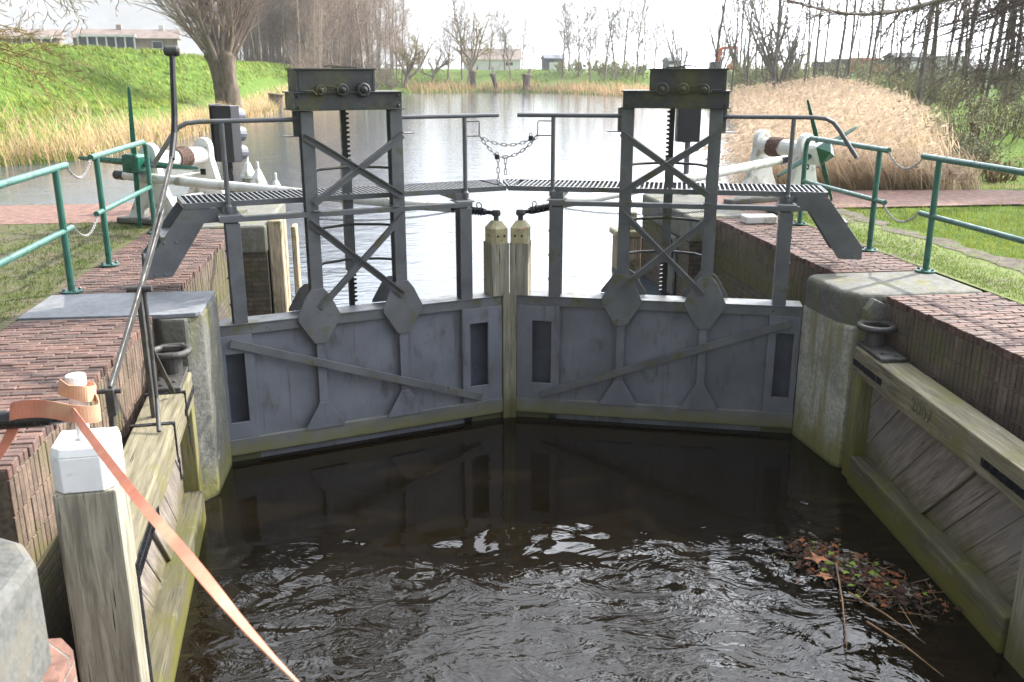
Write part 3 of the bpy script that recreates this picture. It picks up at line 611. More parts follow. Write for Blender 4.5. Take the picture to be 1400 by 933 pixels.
    b.prism([(1.13, 1.70), (1.13, 1.66), (1.27, 1.59), (1.27, 1.60)], 'xz', -.036, -.031)
    gb = b.build('gearbox', 'steel_black', root, bev=.003)
    b = B(); b.box(1.35, 2.06, -.02, .365, 1.728, 1.915); b.box(1.335, 2.075, -.035, .38, 1.915, 1.929); b.box(1.36, 1.375, -.024, -.019, 1.73, 1.915); b.box(2.03, 2.045, -.024, -.019, 1.73, 1.915)
    b.build('housing', 'steel_black', gb, bev=.003)
    b = B(); b.box(1.5, 1.68, .05, .25, 1.93, 1.943); b.tube([(1.62, .1, 1.945), (1.70, .1, 1.957), (1.78, .1, 1.945)], .006, 5); b.build('lid', 'steel_black', gb)
    for x, r in ((1.47, .064), (1.665, .058), (1.86, .050)):
        b = B(); b.lathe([(r, -.02), (r, .03), (r * .8, .04), (r * .5, .035), (r * .5, .05), (.016, .055), (.014, .09)], (x, -.03, 1.742), (0, -1, 0), 14); b.build('crank_shaft', 'steel_black', gb, bev=.002)
    b = B(); b.tube([(2.02, -.05, 1.735), (1.93, -.055, 1.735), (1.9, -.07, 1.70)], .010, 6); b.tube([(1.86, -.06, 1.79), (1.69, -.06, 1.76)], .007, 5); b.build('linkage', 'steel_black', gb)
    # horizontal beam and the posts that carry it
    b = B(); b.box(.40, 2.82, -.004, .004, .615, .660); b.box(.40, 2.82, .004, .075, .650, .660); b.build('beam', 'steel_dark', root, bev=.002)
    for nm, x0, x1 in (('inner_post', .405, .53), ('heel_post', 2.64, 2.765)):
        b = B(); b.box(x0, x1, .006, .018, -.318, .60); b.box(x0, x0 + .012, .018, .13, -.318, .60); b.box(x0, x1, .13, .142, -.318, .60)
        p = b.build(nm, 'steel_dark', root, bev=.003)
        for z in (-.15, .1, .35):
            b = B(); b.lathe([(.013, 0), (.013, .012), (.006, .018)], (x0 if nm == 'inner_post' else x1, .08, z), (-1 if nm == 'inner_post' else 1, 0, 0), 6); b.build('bolt', 'steel_dark', p)
        b = B(); b.prism([(x0 - .03, .66), (x1 + .03, .66), (x1 + .03, .672), (x0 - .03, .672)], 'xz', .0, .2); b.prism([(x0, .672), (x1, .672), (x1, .735), (x0, .735)], 'xz', .12, .65); b.build('bearer', 'steel_dark', root, bev=.002)
    # walkway: frame and cross bars
    y0, y1 = .145, .74; c = tan(LA)
    b = B(); b.prism([(-y0 * c + .01, y0), (3.09, y0), (3.09, y0 + .012), (-y0 * c + .01, y0 + .012)], 'xy', .735, .785)
    b.prism([(-y1 * c + .03, y1 - .012), (3.09, y1 - .012), (3.09, y1), (-y1 * c + .03, y1)], 'xy', .735, .785)
    b.bar((-y0 * c + .016, y0 + .012, .76), (-y1 * c + .036, y1 - .012, .76), .012, .05); b.box(3.078, 3.09, y0, y1, .735, .785)
    wk = b.build('walkway', 'steel_dark', root)
    b = B(); x = .05
    while x < 3.07: b.box(x, x + .013, y0 + .013, y1 - .013, .752, .784); x += .047
    for k in range(4):
        x = -.03 - k * .047; yy = min(y1 - .02, (-x + .035) / c)
        if yy < y1 - .03: b.box(x, x + .013, yy, y1 - .013, .752, .784)
    for y in (.3, .45, .6): b.box(.0, 3.07, y, y + .006, .755, .770)
    b.build('grating', 'steel_dark', wk)
    # steps at the quay end
    for y in (.15, .70):
        b = B(); b.prism([(2.80, .73), (3.10, .73), (3.45, .27), (3.46, .14), (3.24, .14), (2.93, .60), (2.80, .60)], 'xz', y, y + .012); s = b.build('stringer', 'steel_dark', root, bev=.003)
        for x, z in ((3.18, .45), (3.28, .45), (3.30, .17), (3.38, .17)):
            b = B(); b.lathe([(.012, 0), (.012, .010), (.006, .014)], (x, y, z), (0, -1, 0), 6); b.build('bolt', 'steel_dark', s)
    for x, z in ((3.19, .50), (3.33, .28)):
        b = B(); b.box(x - .11, x + .11, .163, .698, z - .012, z); b.box(x + .10, x + .11, .163, .698, z - .05, z - .012); b.build('tread', 'steel_dark', root, bev=.002)
    # handrail
    b = B(); b.tube([(.06, .13, 1.485), (.6, .13, 1.485), (1.095, .13, 1.485)], .021, 10); b.build('handrail', 'steel_dark', root, smooth=False)
    b = B(); b.tube([(2.045, .13, 1.485), (2.9, .13, 1.485), (3.0, .13, 1.475), (3.07, .13, 1.44), (3.12, .13, 1.385), (3.31, .13, 1.12)], .021, 10); b.build('handrail', 'steel_dark', root)
    for x in (.42, 2.71):
        b = B(); b.tube([(x, .13, .66), (x, .13, 1.47)], .022, 10); b.lathe([(.035, 0), (.035, .05), (.022, .07)], (x, .13, .69), (0, 0, 1), 10); b.build('rail_post', 'steel_dark', root)
    b = B(); b.tube([(.40, .13, 1.43), (.27, .13, 1.43), (.265, .13, 1.42), (.265, .13, 1.30), (.27, .13, 1.29), (.40, .13, 1.29)], .006, 6); b.build('chain_bracket', 'steel_black', root)
    # mitre post with painted cap
    b = B(); b.box(.075, .08, .02, .2, -1.66, -.318); b.box(.0, .074, -.012, .2, -2.4, -.3); b.box(.003, .195, -.006, .215, -.318, .225); b.build('mitre_post', 'wood_z', root, bev=.012, seg=2)
    b = B(); P = [(.022, -.01), (.15, -.01), (.19, .03), (.19, .18), (.15, .22), (.022, .22), (.006, .18), (.006, .03)]
    C = (.098, .105)
    vs = [(x, y, .222) for x, y in P] + [(x, y, .375) for x, y in P] + [(C[0] + (x - C[0]) * .45, C[1] + (y - C[1]) * .45, .445) for x, y in P]
    b.add(vs, [tuple(range(7, -1, -1)), tuple(range(16, 24))] + [(r * 8 + i, r * 8 + (i + 1) % 8, r * 8 + 8 + (i + 1) % 8, r * 8 + 8 + i) for r in range(2) for i in range(8)])
    cp = b.build('post_cap', 'yellow_cap', root)
    for x, y, d in ((.06, -.01, (0, -1, 0)), (.13, -.01, (0, -1, 0)), (.19, .1, (1, 0, 0))):
        b = B(); b.lathe([(.012, -.002), (.012, .003)], (x, y, .30), d, 8); b.build('bolt', 'rack', cp)
    b = B(); b.lathe([(.028, 0), (.028, .045), (.045, .05), (.05, .075), (.042, .105), (.02, .108)], (.098, .105, .445), (0, 0, 1), 8); b.build('swivel_pin', 'iron', root)
    return root
gates = {s: gate(s) for s in (-1, 1)}
def leafpt(sx, s, y, z):
    a = LA if sx < 0 else -LA
    lx = sx * s
    return V((MIT[0] + lx * cos(a) - y * sin(a), MIT[1] + lx * sin(a) + y * cos(a), z))

# ------------------------------------------------------------------ chains
def catenary(a, b, sag, n=40):
    a = V(a); b = V(b); return [a.lerp(b, i / n) - V((0, 0, sag * (1 - (2 * i / n - 1) ** 2))) for i in range(n + 1)]
def chain(name, pts, L, wd, r, m, label, cat='chain', group=None):
    b = MB(); pts = [V(p) for p in pts]; acc = 0; k = 0; pos = []
    segs = [(pts[i], pts[i + 1]) for i in range(len(pts) - 1)]
    tot = sum((q - p).length for p, q in segs); nlink = max(2, int(tot / (L * .74)))
    for i in range(nlink):
        s = tot * (i + .5) / nlink; d = 0
        for p, q in segs:
            l = (q - p).length
            if d + l >= s: c = p.lerp(q, (s - d) / l); t = (q - p).normalized(); break
            d += l
        u = t.cross(V((0, 0, 1)));
        if u.length < .05: u = V((1, 0, 0))
        u.normalize(); v = t.cross(u)
        if i % 2: u = v
        ring = []
        for q in range(12):
            a = 2 * pi * q / 12; ca, sa = cos(a), sin(a)
            ring.append(c + t * ((L / 2 - wd / 2) * (1 if ca > .01 else (-1 if ca < -.01 else 0)) + ca * wd / 2) + u * sa * wd / 2)
        b.tube(ring, r, 5, close=True)
    return tag(b.build(name, m, smooth=True, recalc=False), label, cat, group)
pL = leafpt(-1, .265, .13, 1.29); pR = leafpt(1, .265, .13, 1.29)
chain('chain', catenary(pL, pR, .09), .062, .026, .0042, 'chain', 'upper steel chain strung straight between the two gate handrails')
mid = pL.lerp(pR, .3) - V((0, 0, .20))
chain('chain', catenary(pL, mid, .01, 8) + catenary(mid, pR, .075, 20)[1:], .062, .026, .0042, 'chain', 'lower slack steel chain with a padlocked knot between the gate handrails')
chain('chain', [mid + V((.01, 0, 0)), mid + V((.012, -.005, -.27))], .062, .026, .0042, 'chain', 'longer loose chain end dangling from the padlock')
m2 = mid + V((.085, .0, -.02)); chain('chain', [m2, m2 + V((0, 0, -.16))], .062, .026, .0042, 'chain', 'shorter loose chain end dangling beside the padlock')
for p, l in ((mid, 'small black padlock closing the slack chain low on its left'), (pR + V((-.07, 0, -.02)), 'small black padlock by the right handrail bracket')):
    t = thing('padlock', l, 'padlock', p); b = MB(); b.box(-.022, .022, -.012, .012, -.03, .018); b.build('body', 'rack', t, bev=.005)
    b = MB(); b.tube([(-.013, 0, .018), (-.013, 0, .035), (0, 0, .045), (.013, 0, .035), (.013, 0, .018)], .0045, 6); b.build('shackle', 'chain', t)

# ------------------------------------------------------------------ push rods
rodstart = {-1: V((-3.45, 12.55, .62)), 1: V((5.45, 12.45, .72))}
for sx in (-1, 1):
    a = leafpt(sx, .098, .105, .52); e = rodstart[sx]
    lab = 'white push rod with black damper reaching from left winch to left gate post' if sx < 0 else 'white push rod with black damper reaching from right winch to right gate post'
    t = thing('push_rod', lab, 'push rod', a)
    d = (e - a); L = d.length; d = d.normalized()
    b = MB(); b.tube([d * .52, d * 1.1, d * (L - .35), d * L], [.040, .055, .06, .05], 10); b.build('pole', 'white', t, smooth=True)
    b = MB(); b.tube([d * .04, d * .12, d * .13, d * .55, d * .56], [.022, .024, .034, .036, .02], 10); hx = []
    u = d.cross(V((0, 0, 1))).normalized(); v = u.cross(d)
    for i in range(80): hx.append(d * (.15 + .0048 * i) + (u * cos(i * .9) + v * sin(i * .9)) * .038)
    b.tube(hx, .007, 5); b.build('damper', 'black', t)
    b = MB(); c = d * .2 + V((0, 0, .06)); b.tube([c + (d * cos(k * pi / 6) + V((0, 0, 1)) * sin(k * pi / 6)) * .03 for k in range(12)], .006, 5, close=True); b.tube([c - V((0, 0, .03)), d * .22], .008, 5); b.build('eye_bolt', 'iron', t)
    b = MB(); b.tube([d * (L - .12), d * (L + .04)], .06, 10); b.build('end_cap', 'black', t)
    # safety chain along the beam
    p = leafpt(sx, 1.98, .03, .60); q = leafpt(sx, .55, .03, .585)
    chain('chain', catenary(p, q, .05), .03, .016, .003, 'chain', 'thin sagging chain under the beam of the left gate' if sx < 0 else 'thin sagging chain under the beam of the right gate')

# ------------------------------------------------------------------ wooden gates, folded open in their recesses
def wood_gate(sx, heel, free, label, zpost):
    hx, hy = heel; ang = atan2(free[1] - hy, free[0] - hx); L = math.hypot(free[0] - hx, free[1] - hy)
    root = thing('wooden_gate', label, 'gate', (hx, hy, 0), ang)
    # local x runs from heel to free end; local +y*sy goes into the recess
    sy = 1 if sx > 0 else -1
    class Bm(MB):
        def add(s, vs, fs, tone=None):
            super().add([(x, y * sy, z) for x, y, z in vs], fs, tone)
    B = Bm
    b = B(); b.box(.0, .20, .0, .28, -2.6, -.44); b.build('heel_post', 'wood_green', root, bev=.012, seg=2)
    b = B(); b.box(.02, L - .26, -.006, .26, -.68, -.435); b.build('top_rail', 'wood_x', root, bev=.016, seg=2)
    b = B(); b.box(.21, L - .3, -.03, .27, -2.0, -1.40); b.build('bottom_rail', 'wood_low', root, bev=.02, seg=2)
    b = B(); b.box(L - .28, L, -.01, .28, -2.6, zpost); mp_ = b.build('mitre_post', 'wood_z', root, bev=.014, seg=2)
    # diagonal planks
    k = 0; r_ = random.Random(5)
    x = -.9
    while x < L + .2:
        wd = r_.uniform(.26, .36)
        poly = []
        for (xa, za) in ((x, -1.40), (x + wd - .004, -1.40), (x + wd - .004 + .72, -.68), (x + .72, -.68)): poly.append((xa, za))
        # clip to the opening
        def clip(poly, lim, sign):
            out = []
            for i in range(len(poly)):
                p, q = poly[i - 1], poly[i]; ip, iq = sign * (p[0] - lim) >= 0, sign * (q[0] - lim) >= 0
                if ip != iq: tt = (lim - p[0]) / (q[0] - p[0]); out.append((lim, p[1] + tt * (q[1] - p[1])))
                if iq: out.append(q)
            return out
        poly = clip(clip(poly, .205, 1), L - .285, -1)
        if len(poly) >= 3:
            dy = r_.uniform(0, .010) + (.03 if k == 5 else 0); k += 1
            bb = B(); bb.prism(poly, 'xz', .12 - dy, .17, None); o = bb.build('plank', 'plank', root, bev=.005)
        x += wd
    # iron straps
    b = B(); b.box(.03, .62, -.014, -.007, -.60, -.545); b.build('iron_strap', 'black', root)
    b = B(); b.box(L - .85, L - .2, -.014, -.007, -.60, -.545); b.build('iron_strap', 'black', root)
    b = B(); b.box(-.02, .52, .02, .24, -.434, -.40); pl = b.build('heel_plate', 'iron', root, bev=.006)
    for bx, by in ((.38, .08), (.45, .17), (.30, .2)):
        b = B(); b.lathe([(.016, 0), (.016, .012), (.008, .016)], (bx, by, -.40), (0, 0, 1), 8); b.build('bolt', 'iron', pl)
    b = B(); cx, cy = .10, .13
    b.lathe([(.085, -.4), (.085, -.26)], (cx, cy, 0), (0, 0, 1), 16); b.build('pintle', 'iron', root)
    b = B(); b.tube([(cx + .14 * cos(a * pi / 12), cy + .14 * sin(a * pi / 12), -.235) for a in range(24)], .030, 8, close=True)
    b.box(cx - .19, cx - .09, cy - .09, cy + .09, -.26, -.215); b.box(cx - .04, cx + .04, cy + .13, cy + .22, -.26, -.215); b.build('anchor_collar', 'iron', root, bev=.006)
    return root, L, mp_
GR, LR, _ = wood_gate(1, (4.05, 7.42), (3.745, 4.36), 'weathered wooden gate folded open against the right wall, carved digits on top rail', -.435)
GL, LL, postL = wood_gate(-1, (-1.66, 7.44), (-1.375, 4.30), 'weathered wooden gate folded open against the left wall, white capped post', -.03)
# carved digits on the right top rail
cu = bpy.data.curves.new('carved_digits', 'FONT'); cu.body = '2007'; cu.size = .17; cu.extrude = .002; cu.space_character = 1.15
to = bpy.data.objects.new('tmp_text', cu); col.objects.link(to); bpy.context.view_layer.update()
me = bpy.data.meshes.new_from_object(to.evaluated_get(bpy.context.evaluated_depsgraph_get())); bpy.data.objects.remove(to)
me.transform(Matrix.Translation((1.17, -.008, -.60)) @ Matrix.Rotation(pi / 2, 4, 'X') @ Matrix.Diagonal((.9, .9, 1, 1)))
dg = bpy.data.objects.new('carved_digits', me); col.objects.link(dg); me.materials.clear(); me.materials.append(mat('carved_groove', (.11, .098, .055), .9)); dg.parent = GR
# left gate: bent corner strap, brackets, white cap with peg
b = MB()
b.box(LL - 1.0, LL - .256, .010, .016, -.66, -.60)
b.box(LL - .255, LL - .205, .010, .016, -1.9, -.55)
b.build('corner_strap', 'black', GL)
for x in (.52, 1.18):
    b = MB(); b.box(x, x + .04, .008, .014, -.72, -.43); b.box(x, x + .04, -.28, .014, -.433, -.426); b.box(x + .0, x + .04, .014, .02, -.86, -.70); b.build('iron_bracket', 'black', GL)
capL = MB(); s_ = .141; cx_ = LL - .14; cy_ = -.135
P = [(cx_ - s_, cy_ - s_), (cx_ + s_ - .05, cy_ - s_), (cx_ + s_, cy_ - s_ + .05), (cx_ + s_, cy_ + s_ - .05), (cx_ + s_ - .05, cy_ + s_), (cx_ - s_, cy_ + s_)]
capL.prism(P, 'xy', -.028, .15)
vs = [(x, y, .151) for x, y in P] + [(cx_ + (x - cx_) * .93, cy_ + (y - cy_) * .93, .195) for x, y in P]
capL.add(vs, [tuple(range(5, -1, -1)), tuple(range(6, 12))] + [(i, (i + 1) % 6, 6 + (i + 1) % 6, 6 + i) for i in range(6)])
cpo = capL.build('post_cap', 'white_clean', GL, bev=.004)
b = MB(); b.lathe([(.03, 0), (.03, .12), (.042, .13), (.042, .24), (.036, .27), (.046, .275), (.046, .325), (.03, .33)], (cx_, cy_, .195), (0, 0, 1), 14); b.build('peg', 'white_clean', cpo, bev=.002)
wm = GL.matrix_basis
bpy.context.view_layer.update()
PEG = GL.matrix_world @ V((cx_, cy_, .40))

# sluice lever standing on the left gate
t = thing('sluice_lever', 'tall dark iron lever with a knob handle on the left wooden gate', 'lever', (-1.66, 6.2, -.44))
def L_(p): return tuple(V(p) - V((-1.66, 6.2, -.44)))
piv = V((-1.69, 6.36, .50))
hd = V((-1.70, 8.15, 2.0))
b = MB(); b.bar(L_((-1.72, 5.56, .06)), L_(piv), .022, .06); b.bar(L_(piv), L_((-1.70, 7.72, 1.25)), .024, .055)
b.bar(L_((-1.685, 6.36, .50)), L_((-1.66, 7.1, .92)), .016, .05); b.build('lever_arm', 'iron', t, bev=.004)
b = MB(); b.tube([L_((-1.70, 7.70, 1.24)), L_((-1.70, 7.88, 1.42)), L_((-1.70, 7.95, 1.55)), L_((-1.70, 8.10, 2.05))], [.026, .026, .025, .023], 10); b.build('handle', 'rack', t)
b = MB(); b.tube([L_((-1.76, 8.10, 2.06)), L_((-1.74, 8.10, 2.06)), L_((-1.66, 8.10, 2.06)), L_((-1.64, 8.10, 2.06))], [.03, .042, .042, .03], 12); b.build('knob', 'iron', t)
b = MB(); b.tube([L_((-1.67, 6.36, .48)), L_((-1.66, 6.34, .0)), L_((-1.64, 6.25, -.25)), L_((-1.60, 6.06, -.42))], [.016, .014, .014, .016], 8)
b.bar(L_((-1.71, 6.37, .50)), L_((-1.71, 6.40, -.44)), .03, .05); b.bar(L_((-1.70, 6.42, .12)), L_((-1.66, 6.80, -.40)), .02, .03, (1, 0, 0)); b.build('stand', 'iron', t, bev=.003)
b = MB(); b.tube([L_((-1.78, 6.36, .50)), L_((-1.62, 6.36, .50))], .022, 10); b.build('pivot_pin', 'iron', t); b = MB(); b.tube([L_((-1.80, 5.56, .05)), L_((-1.66, 5.56, .05))], .016, 8); b.build('pivot_pin', 'iron', t)
b = MB(); b.bar(L_((-1.72, 5.56, .07)), L_((-1.72, 5.56, -.10)), .05, .07, (0, 1, 0)); b.bar(L_((-1.73, 5.56, -.08)), L_((-1.78, 5.58, -1.2)), .03, .045, (0, 1, 0)); b.build('pull_rod', 'iron', t, bev=.004)

# ------------------------------------------------------------------ tow pole and orange strap
t = thing('boat_pole', 'glossy black steel pole tied to the white capped post', 'pole', (-1.95, 4.45, .33))
p0 = V((-2.75, 4.62, .22)); p1 = PEG + V((-.02, -.05, -.07)); o_ = t.location
b = MB(); b.tube([p0 - o_, p0.lerp(p1, .55) - o_, p0.lerp(p1, .85) - o_, p1 - o_], [.048, .048, .042, .026], 14); b.build('shaft', 'black', t, smooth=True)
b = MB(); c = p0.lerp(p1, .90) - o_ + V((0, -.02, .05)); b.tube([c + V((cos(k * pi / 6) * .035, 0, sin(k * pi / 6) * .03)) for k in range(12)], .006, 6, close=True); b.build('eye_ring', 'black', t)
def ribbon(mb, pts, wid, th=.004):
    """pts: (position, width direction)"""
    vs = []
    for i, (p, wdir) in enumerate(pts):
        p = V(p); wd = V(wdir).normalized()
        q = V(pts[min(i + 1, len(pts) - 1)][0]) - V(pts[max(i - 1, 0)][0]); nn = q.cross(wd)
        if nn.length < 1e-6: nn = V((0, 0, 1))
        nn.normalize(); h = wd * wid / 2; k = nn * th / 2
        vs += [tuple(p + h + k), tuple(p - h + k), tuple(p - h - k), tuple(p + h - k)]
    fs = []
    for i in range(len(pts) - 1):
        for k in range(4): fs.append((i * 4 + k, i * 4 + (k + 1) % 4, i * 4 + 4 + (k + 1) % 4, i * 4 + 4 + k))
    fs += [(3, 2, 1, 0), tuple(len(vs) - 4 + k for k in range(4))]
    mb.add(vs, fs)
def smoothpts(ctrl, n=10):
    out = []
    P = [V(c[0]) for c in ctrl]; D = [V(c[1]).normalized() for c in ctrl]
    for i in range(len(P) - 1):
        a = P[max(i - 1, 0)]; b = P[i]; c = P[i + 1]; d = P[min(i + 2, len(P) - 1)]
        for k in range(n):
            t = k / n
            pos = .5 * ((2 * b) + (c - a) * t + (2 * a - 5 * b + 4 * c - d) * t * t + (3 * b - a - 3 * c + d) * t ** 3)
            out.append((pos, D[i].lerp(D[i + 1], t)))
    out.append((P[-1], D[-1])); return out
camr = V((cos(YAW), -sin(YAW), 0)); camf = V((sin(YAW) * cos(PITCH), cos(YAW) * cos(PITCH), -sin(PITCH))); camu = camr.cross(camf)
def at(px, py, dist):
    d = camf + camr * (px - 700) / F - camu * (py - 466.5) / F
    return V((0, 0, CAMZ)) + d * dist
st = MB()
tow = smoothpts([(PEG + V((.00, -.10, -.02)), (.3, -.2, 1)), (at(118, 590, 3.9), (1, .15, .75)), (at(185, 678, 3.2), (1, .15, .55)), (at(245, 748, 2.75), (1, .25, .35)), (at(320, 840, 2.3), V((1, .2, .2)).normalized() * .5 + (at(320, 840, 1) - V((0, 0, CAMZ))).normalized() * .6), (at(372, 898, 2.05), V((1, .2, .2)) * .22 + (at(372, 898, 1) - V((0, 0, CAMZ))).normalized() * .85), (at(412, 940, 1.9), V((1, .2, .2)) * .08 + (at(412, 940, 1) - V((0, 0, CAMZ))).normalized()), (at(470, 1010, 1.7), at(470, 1010, 1) - V((0, 0, CAMZ)))], 12)
ribbon(st, tow, .036)
strap = st.build('strap', 'orange', None)
tag(strap, 'orange webbing strap running from the white capped post towards the boat', 'strap')
st = MB()   # band laid over the pole
pm = p0.lerp(p1, .74); pe = PEG + V((.05, -.05, -.03))
ribbon(st, smoothpts([(pm + V((.0, .05, -.02)), (.25, .1, 1)), (pm + V((.03, -.035, .055)), (.05, .5, 1)), (pm.lerp(pe, .5) + V((0, -.075, .055)), (0, .15, 1)), (pe + V((-.02, -.085, .0)), (0, .1, 1)), (pe + V((.06, -.02, -.02)), (0, .0, 1)), (pe + V((.02, .06, .02)), (0, .2, 1))], 8), .085)
st.build('wrap', 'orange', strap)
st = MB()
ribbon(st, smoothpts([(PEG + V((-.07, -.03, .075)), (.2, .2, 1)), (PEG + V((-.02, -.06, .06)), (.3, -.3, .8)), (PEG + V((.06, -.04, .035)), (.1, .3, 1)), (PEG + V((.07, .04, .02)), (0, .2, 1)), (PEG + V((.0, .07, .04)), (0, .2, 1)), (PEG + V((-.06, .03, .06)), (0, .2, 1))], 8), .075)
st.build('wrap', 'orange', strap)
st = MB()
ribbon(st, smoothpts([(pm + V((.02, .0, -.03)), (1, 0, .3)), (pm + V((-.03, -.02, -.12)), (1, 0, .35)), (pm + V((-.12, -.05, -.24)), (1, 0, .5)), (pm + V((-.26, -.08, -.36)), (.8, 0, .6)), (pm + V((-.40, -.1, -.44)), (.8, 0, .6))], 8), .07)
st.build('tail', 'orange', strap)

# ------------------------------------------------------------------ green railings
def railing(x, y_end, y_far, label, near):
    root = thing('railing', label, 'railing', (x, y_end, 0))
    yl = [0.0] if near else [0.0, y_far - y_end]
    if near:   # open toward the camera
        L = y_far - y_end
        b = MB(); b.tube([(0, .28, 1.10), (0, L, 1.10)], .030, 12); b.build('top_rail', 'green', root, smooth=False)
        b = MB(); b.tube([(0, .22, .55), (0, L, .55)], .027, 12); b.build('middle_rail', 'green', root)
        ys = [0.0, L * .5, L]
    else:
        L = y_far - y_end
        b = MB(); b.tube([(0, -.18, 1.10), (0, L - .14, 1.10), (0, L - .05, 1.075), (0, L - .01, 1.02), (0, L, .95), (0, L, 0)], .030, 12); b.build('top_rail', 'green', root)
        b = MB(); b.tube([(0, -.22, .56), (0, L, .56)], .027, 12); b.build('middle_rail', 'green', root)
        ys = [0.0, L]
    for i, y in enumerate(ys):
        b = MB()
        if near or i == 0: b.tube([(0, y, .0), (0, y, 1.09)], .030, 12)
        if b.v: b.build('post', 'green', root)
        b = MB(); b.lathe([(.095, 0), (.095, .014)], (0, y, .006), (0, 0, 1), 18); fl = b.build('base_flange', 'green', root, bev=.002)
        for k in range(4):
            b = MB(); b.lathe([(.015, 0), (.015, .012), (.008, .02)], (.07 * cos(k * pi / 2 + .6), y + .07 * sin(k * pi / 2 + .6), .02), (0, 0, 1), 6); b.build('bolt', 'lamp_grey', fl)
    return root
railing(-2.86, 8.53, 4.6, 'long green tube railing at the left edge, standing on the blue grey slab', True)
railing(-2.86, 9.72, 11.68, 'short green tube railing beside the left winch', False)
railing(5.21, 8.35, 4.4, 'long green tube railing at the right edge, standing on the rounded pier', True)
railing(5.21, 9.47, 11.27, 'short green tube railing beside the right winch', False)
for x, ya, yb, s in ((-2.86, 8.83, 9.52, 'left'), (5.21, 8.63, 9.28, 'right')):
    for z, wd in ((1.08, 'upper'), (.54, 'lower')):
        chain('chain', catenary((x, ya - (0 if z > 1 else .03), z), (x, yb, z), .13), .034, .02, .0045, 'chain_white', '%s sagging pale chain closing the gap in the %s green railing' % (wd, s))

# ------------------------------------------------------------------ winches
def winch(sx, hub, ax, Rk, a0, label):
    ang = atan2(ax[1], ax[0])
    root = thing('capstan_winch', label, 'winch', (hub[0], hub[1], 0), ang)      # local x runs along the drum axis from hub to far frame
    hz = hub[2]
    def frame(x, name):
        b = MB(); pts = []
        for k in range(9): t = pi * k / 8; pts.append((-.12 * cos(pi - t) * -1, hz + .12 + .12 * sin(t)))
        prof = [(.42, .0), (.40, .10), (.22, .42), (.13, hz - .05)] + [(.13 * cos(pi * k / 8), hz + .10 + .13 * sin(pi * k / 8)) for k in range(9)] + [(-.13, hz - .05), (-.22, .42), (-.40, .10), (-.42, .0), (-.2, .0), (-.13, .22), (0, .30), (.13, .22), (.2, .0)]
        b.prism(prof, 'yz', x, x + .10); f = b.build(name, 'white', root, bev=.012, seg=2)
        b = MB(); b.box(x - .06, x + .16, -.56, .56, .005, .075); b.build('base_beam', 'stone', root, bev=.012)
        b = MB(); b.box(x - .012, x + .112, -.04, .04, hz - .27, hz - .19); b.build('bolt_plate', 'rack', f)
    X2 = 1.28 if sx < 0 else 1.12
    frame(.22, 'side_frame'); frame(X2, 'side_frame')
    b = MB(); b.tube([(.30, 0, hz), (X2 + .01, 0, hz)], .115, 16); d = b.build('drum', 'white', root, smooth=False)
    b = MB(); b.tube([(.72 + .24 * i / 96, .128 * cos(i * .52), hz + .128 * sin(i * .52)) for i in range(97)], .017, 6); b.build('rope_coil', 'rope', root)
    b = MB(); b.tube([(.2, 0, .25), (1.2, 0, .25)], .055, 10); b.tube([(.2, 0, hz - .23), (1.2, 0, hz - .23)], .012, 6); b.build('tie_rod', 'white', root)
    h = .115 if sx < 0 else .15
    b = MB(); b.obox((.02, 0, hz), (.26, 2 * h, 2 * h), Matrix.Rotation(a0, 3, 'X')); b.tube([(.1, 0, hz), (.3, 0, hz)], .06, 12); hb = b.build('hub', 'white_clean' if sx > 0 else 'dkgreen', root, bev=.03, seg=1)
    b = MB(); m = Matrix.Rotation(a0, 3, 'X'); base = [m @ V((-.112, y * h * .9, z * h * .9)) + V((0, 0, hz)) for y, z in ((-1, -1), (1, -1), (1, 1), (-1, 1))] + [m @ V((-.21 if sx > 0 else -.122, 0, 0)) + V((0, 0, hz))]
    b.add([tuple(p) for p in base], [(3, 2, 1, 0), (0, 1, 4), (1, 2, 4), (2, 3, 4), (3, 0, 4)]); b.build('hub_cap', 'dkgreen', hb)
    for k in range(4):
        t = a0 + k * pi / 2; d = V((0, sin(t) * -1, cos(t))); off = V((.03 if k % 2 else -.01, 0, hz))
        b = MB(); b.tube([off + d * .10, off + d * .3, off + d * (Rk - .04), off + d * Rk], [.040, .042, .024, .016], 4); b.build('spoke', 'dkgreen', root, bev=.003)
    # cable to the rod
    b = MB()
    for x in (.8, .9): b.tube([(x, .12 * -sx, hz - .02), (x, .5 * -sx, hz - .25), (x + .2, 1.2 * -sx, .45)], .006, 5)
    b.build('cable', 'rack', root)
    return root
winch(-1, (-3.12, 12.15, .80), (.46, .886), .92, .04, 'white winch with dark green spoked handles on the left quay')
winch(1, (5.86, 12.25, .84), (-.33, .945), .76, -.42, 'white winch with green spokes and white hub on the right quay')
t = thing('stone_block', 'low whitewashed stone block on the brick path beside the right winch', 'block', (4.75, 11.5, 0))
b = MB(); b.prism([(-.22, -.12), (.20, -.14), (.24, .1), (-.2, .13)], 'xy', .004, .10); b.build('stone', 'white', t, bev=.012)
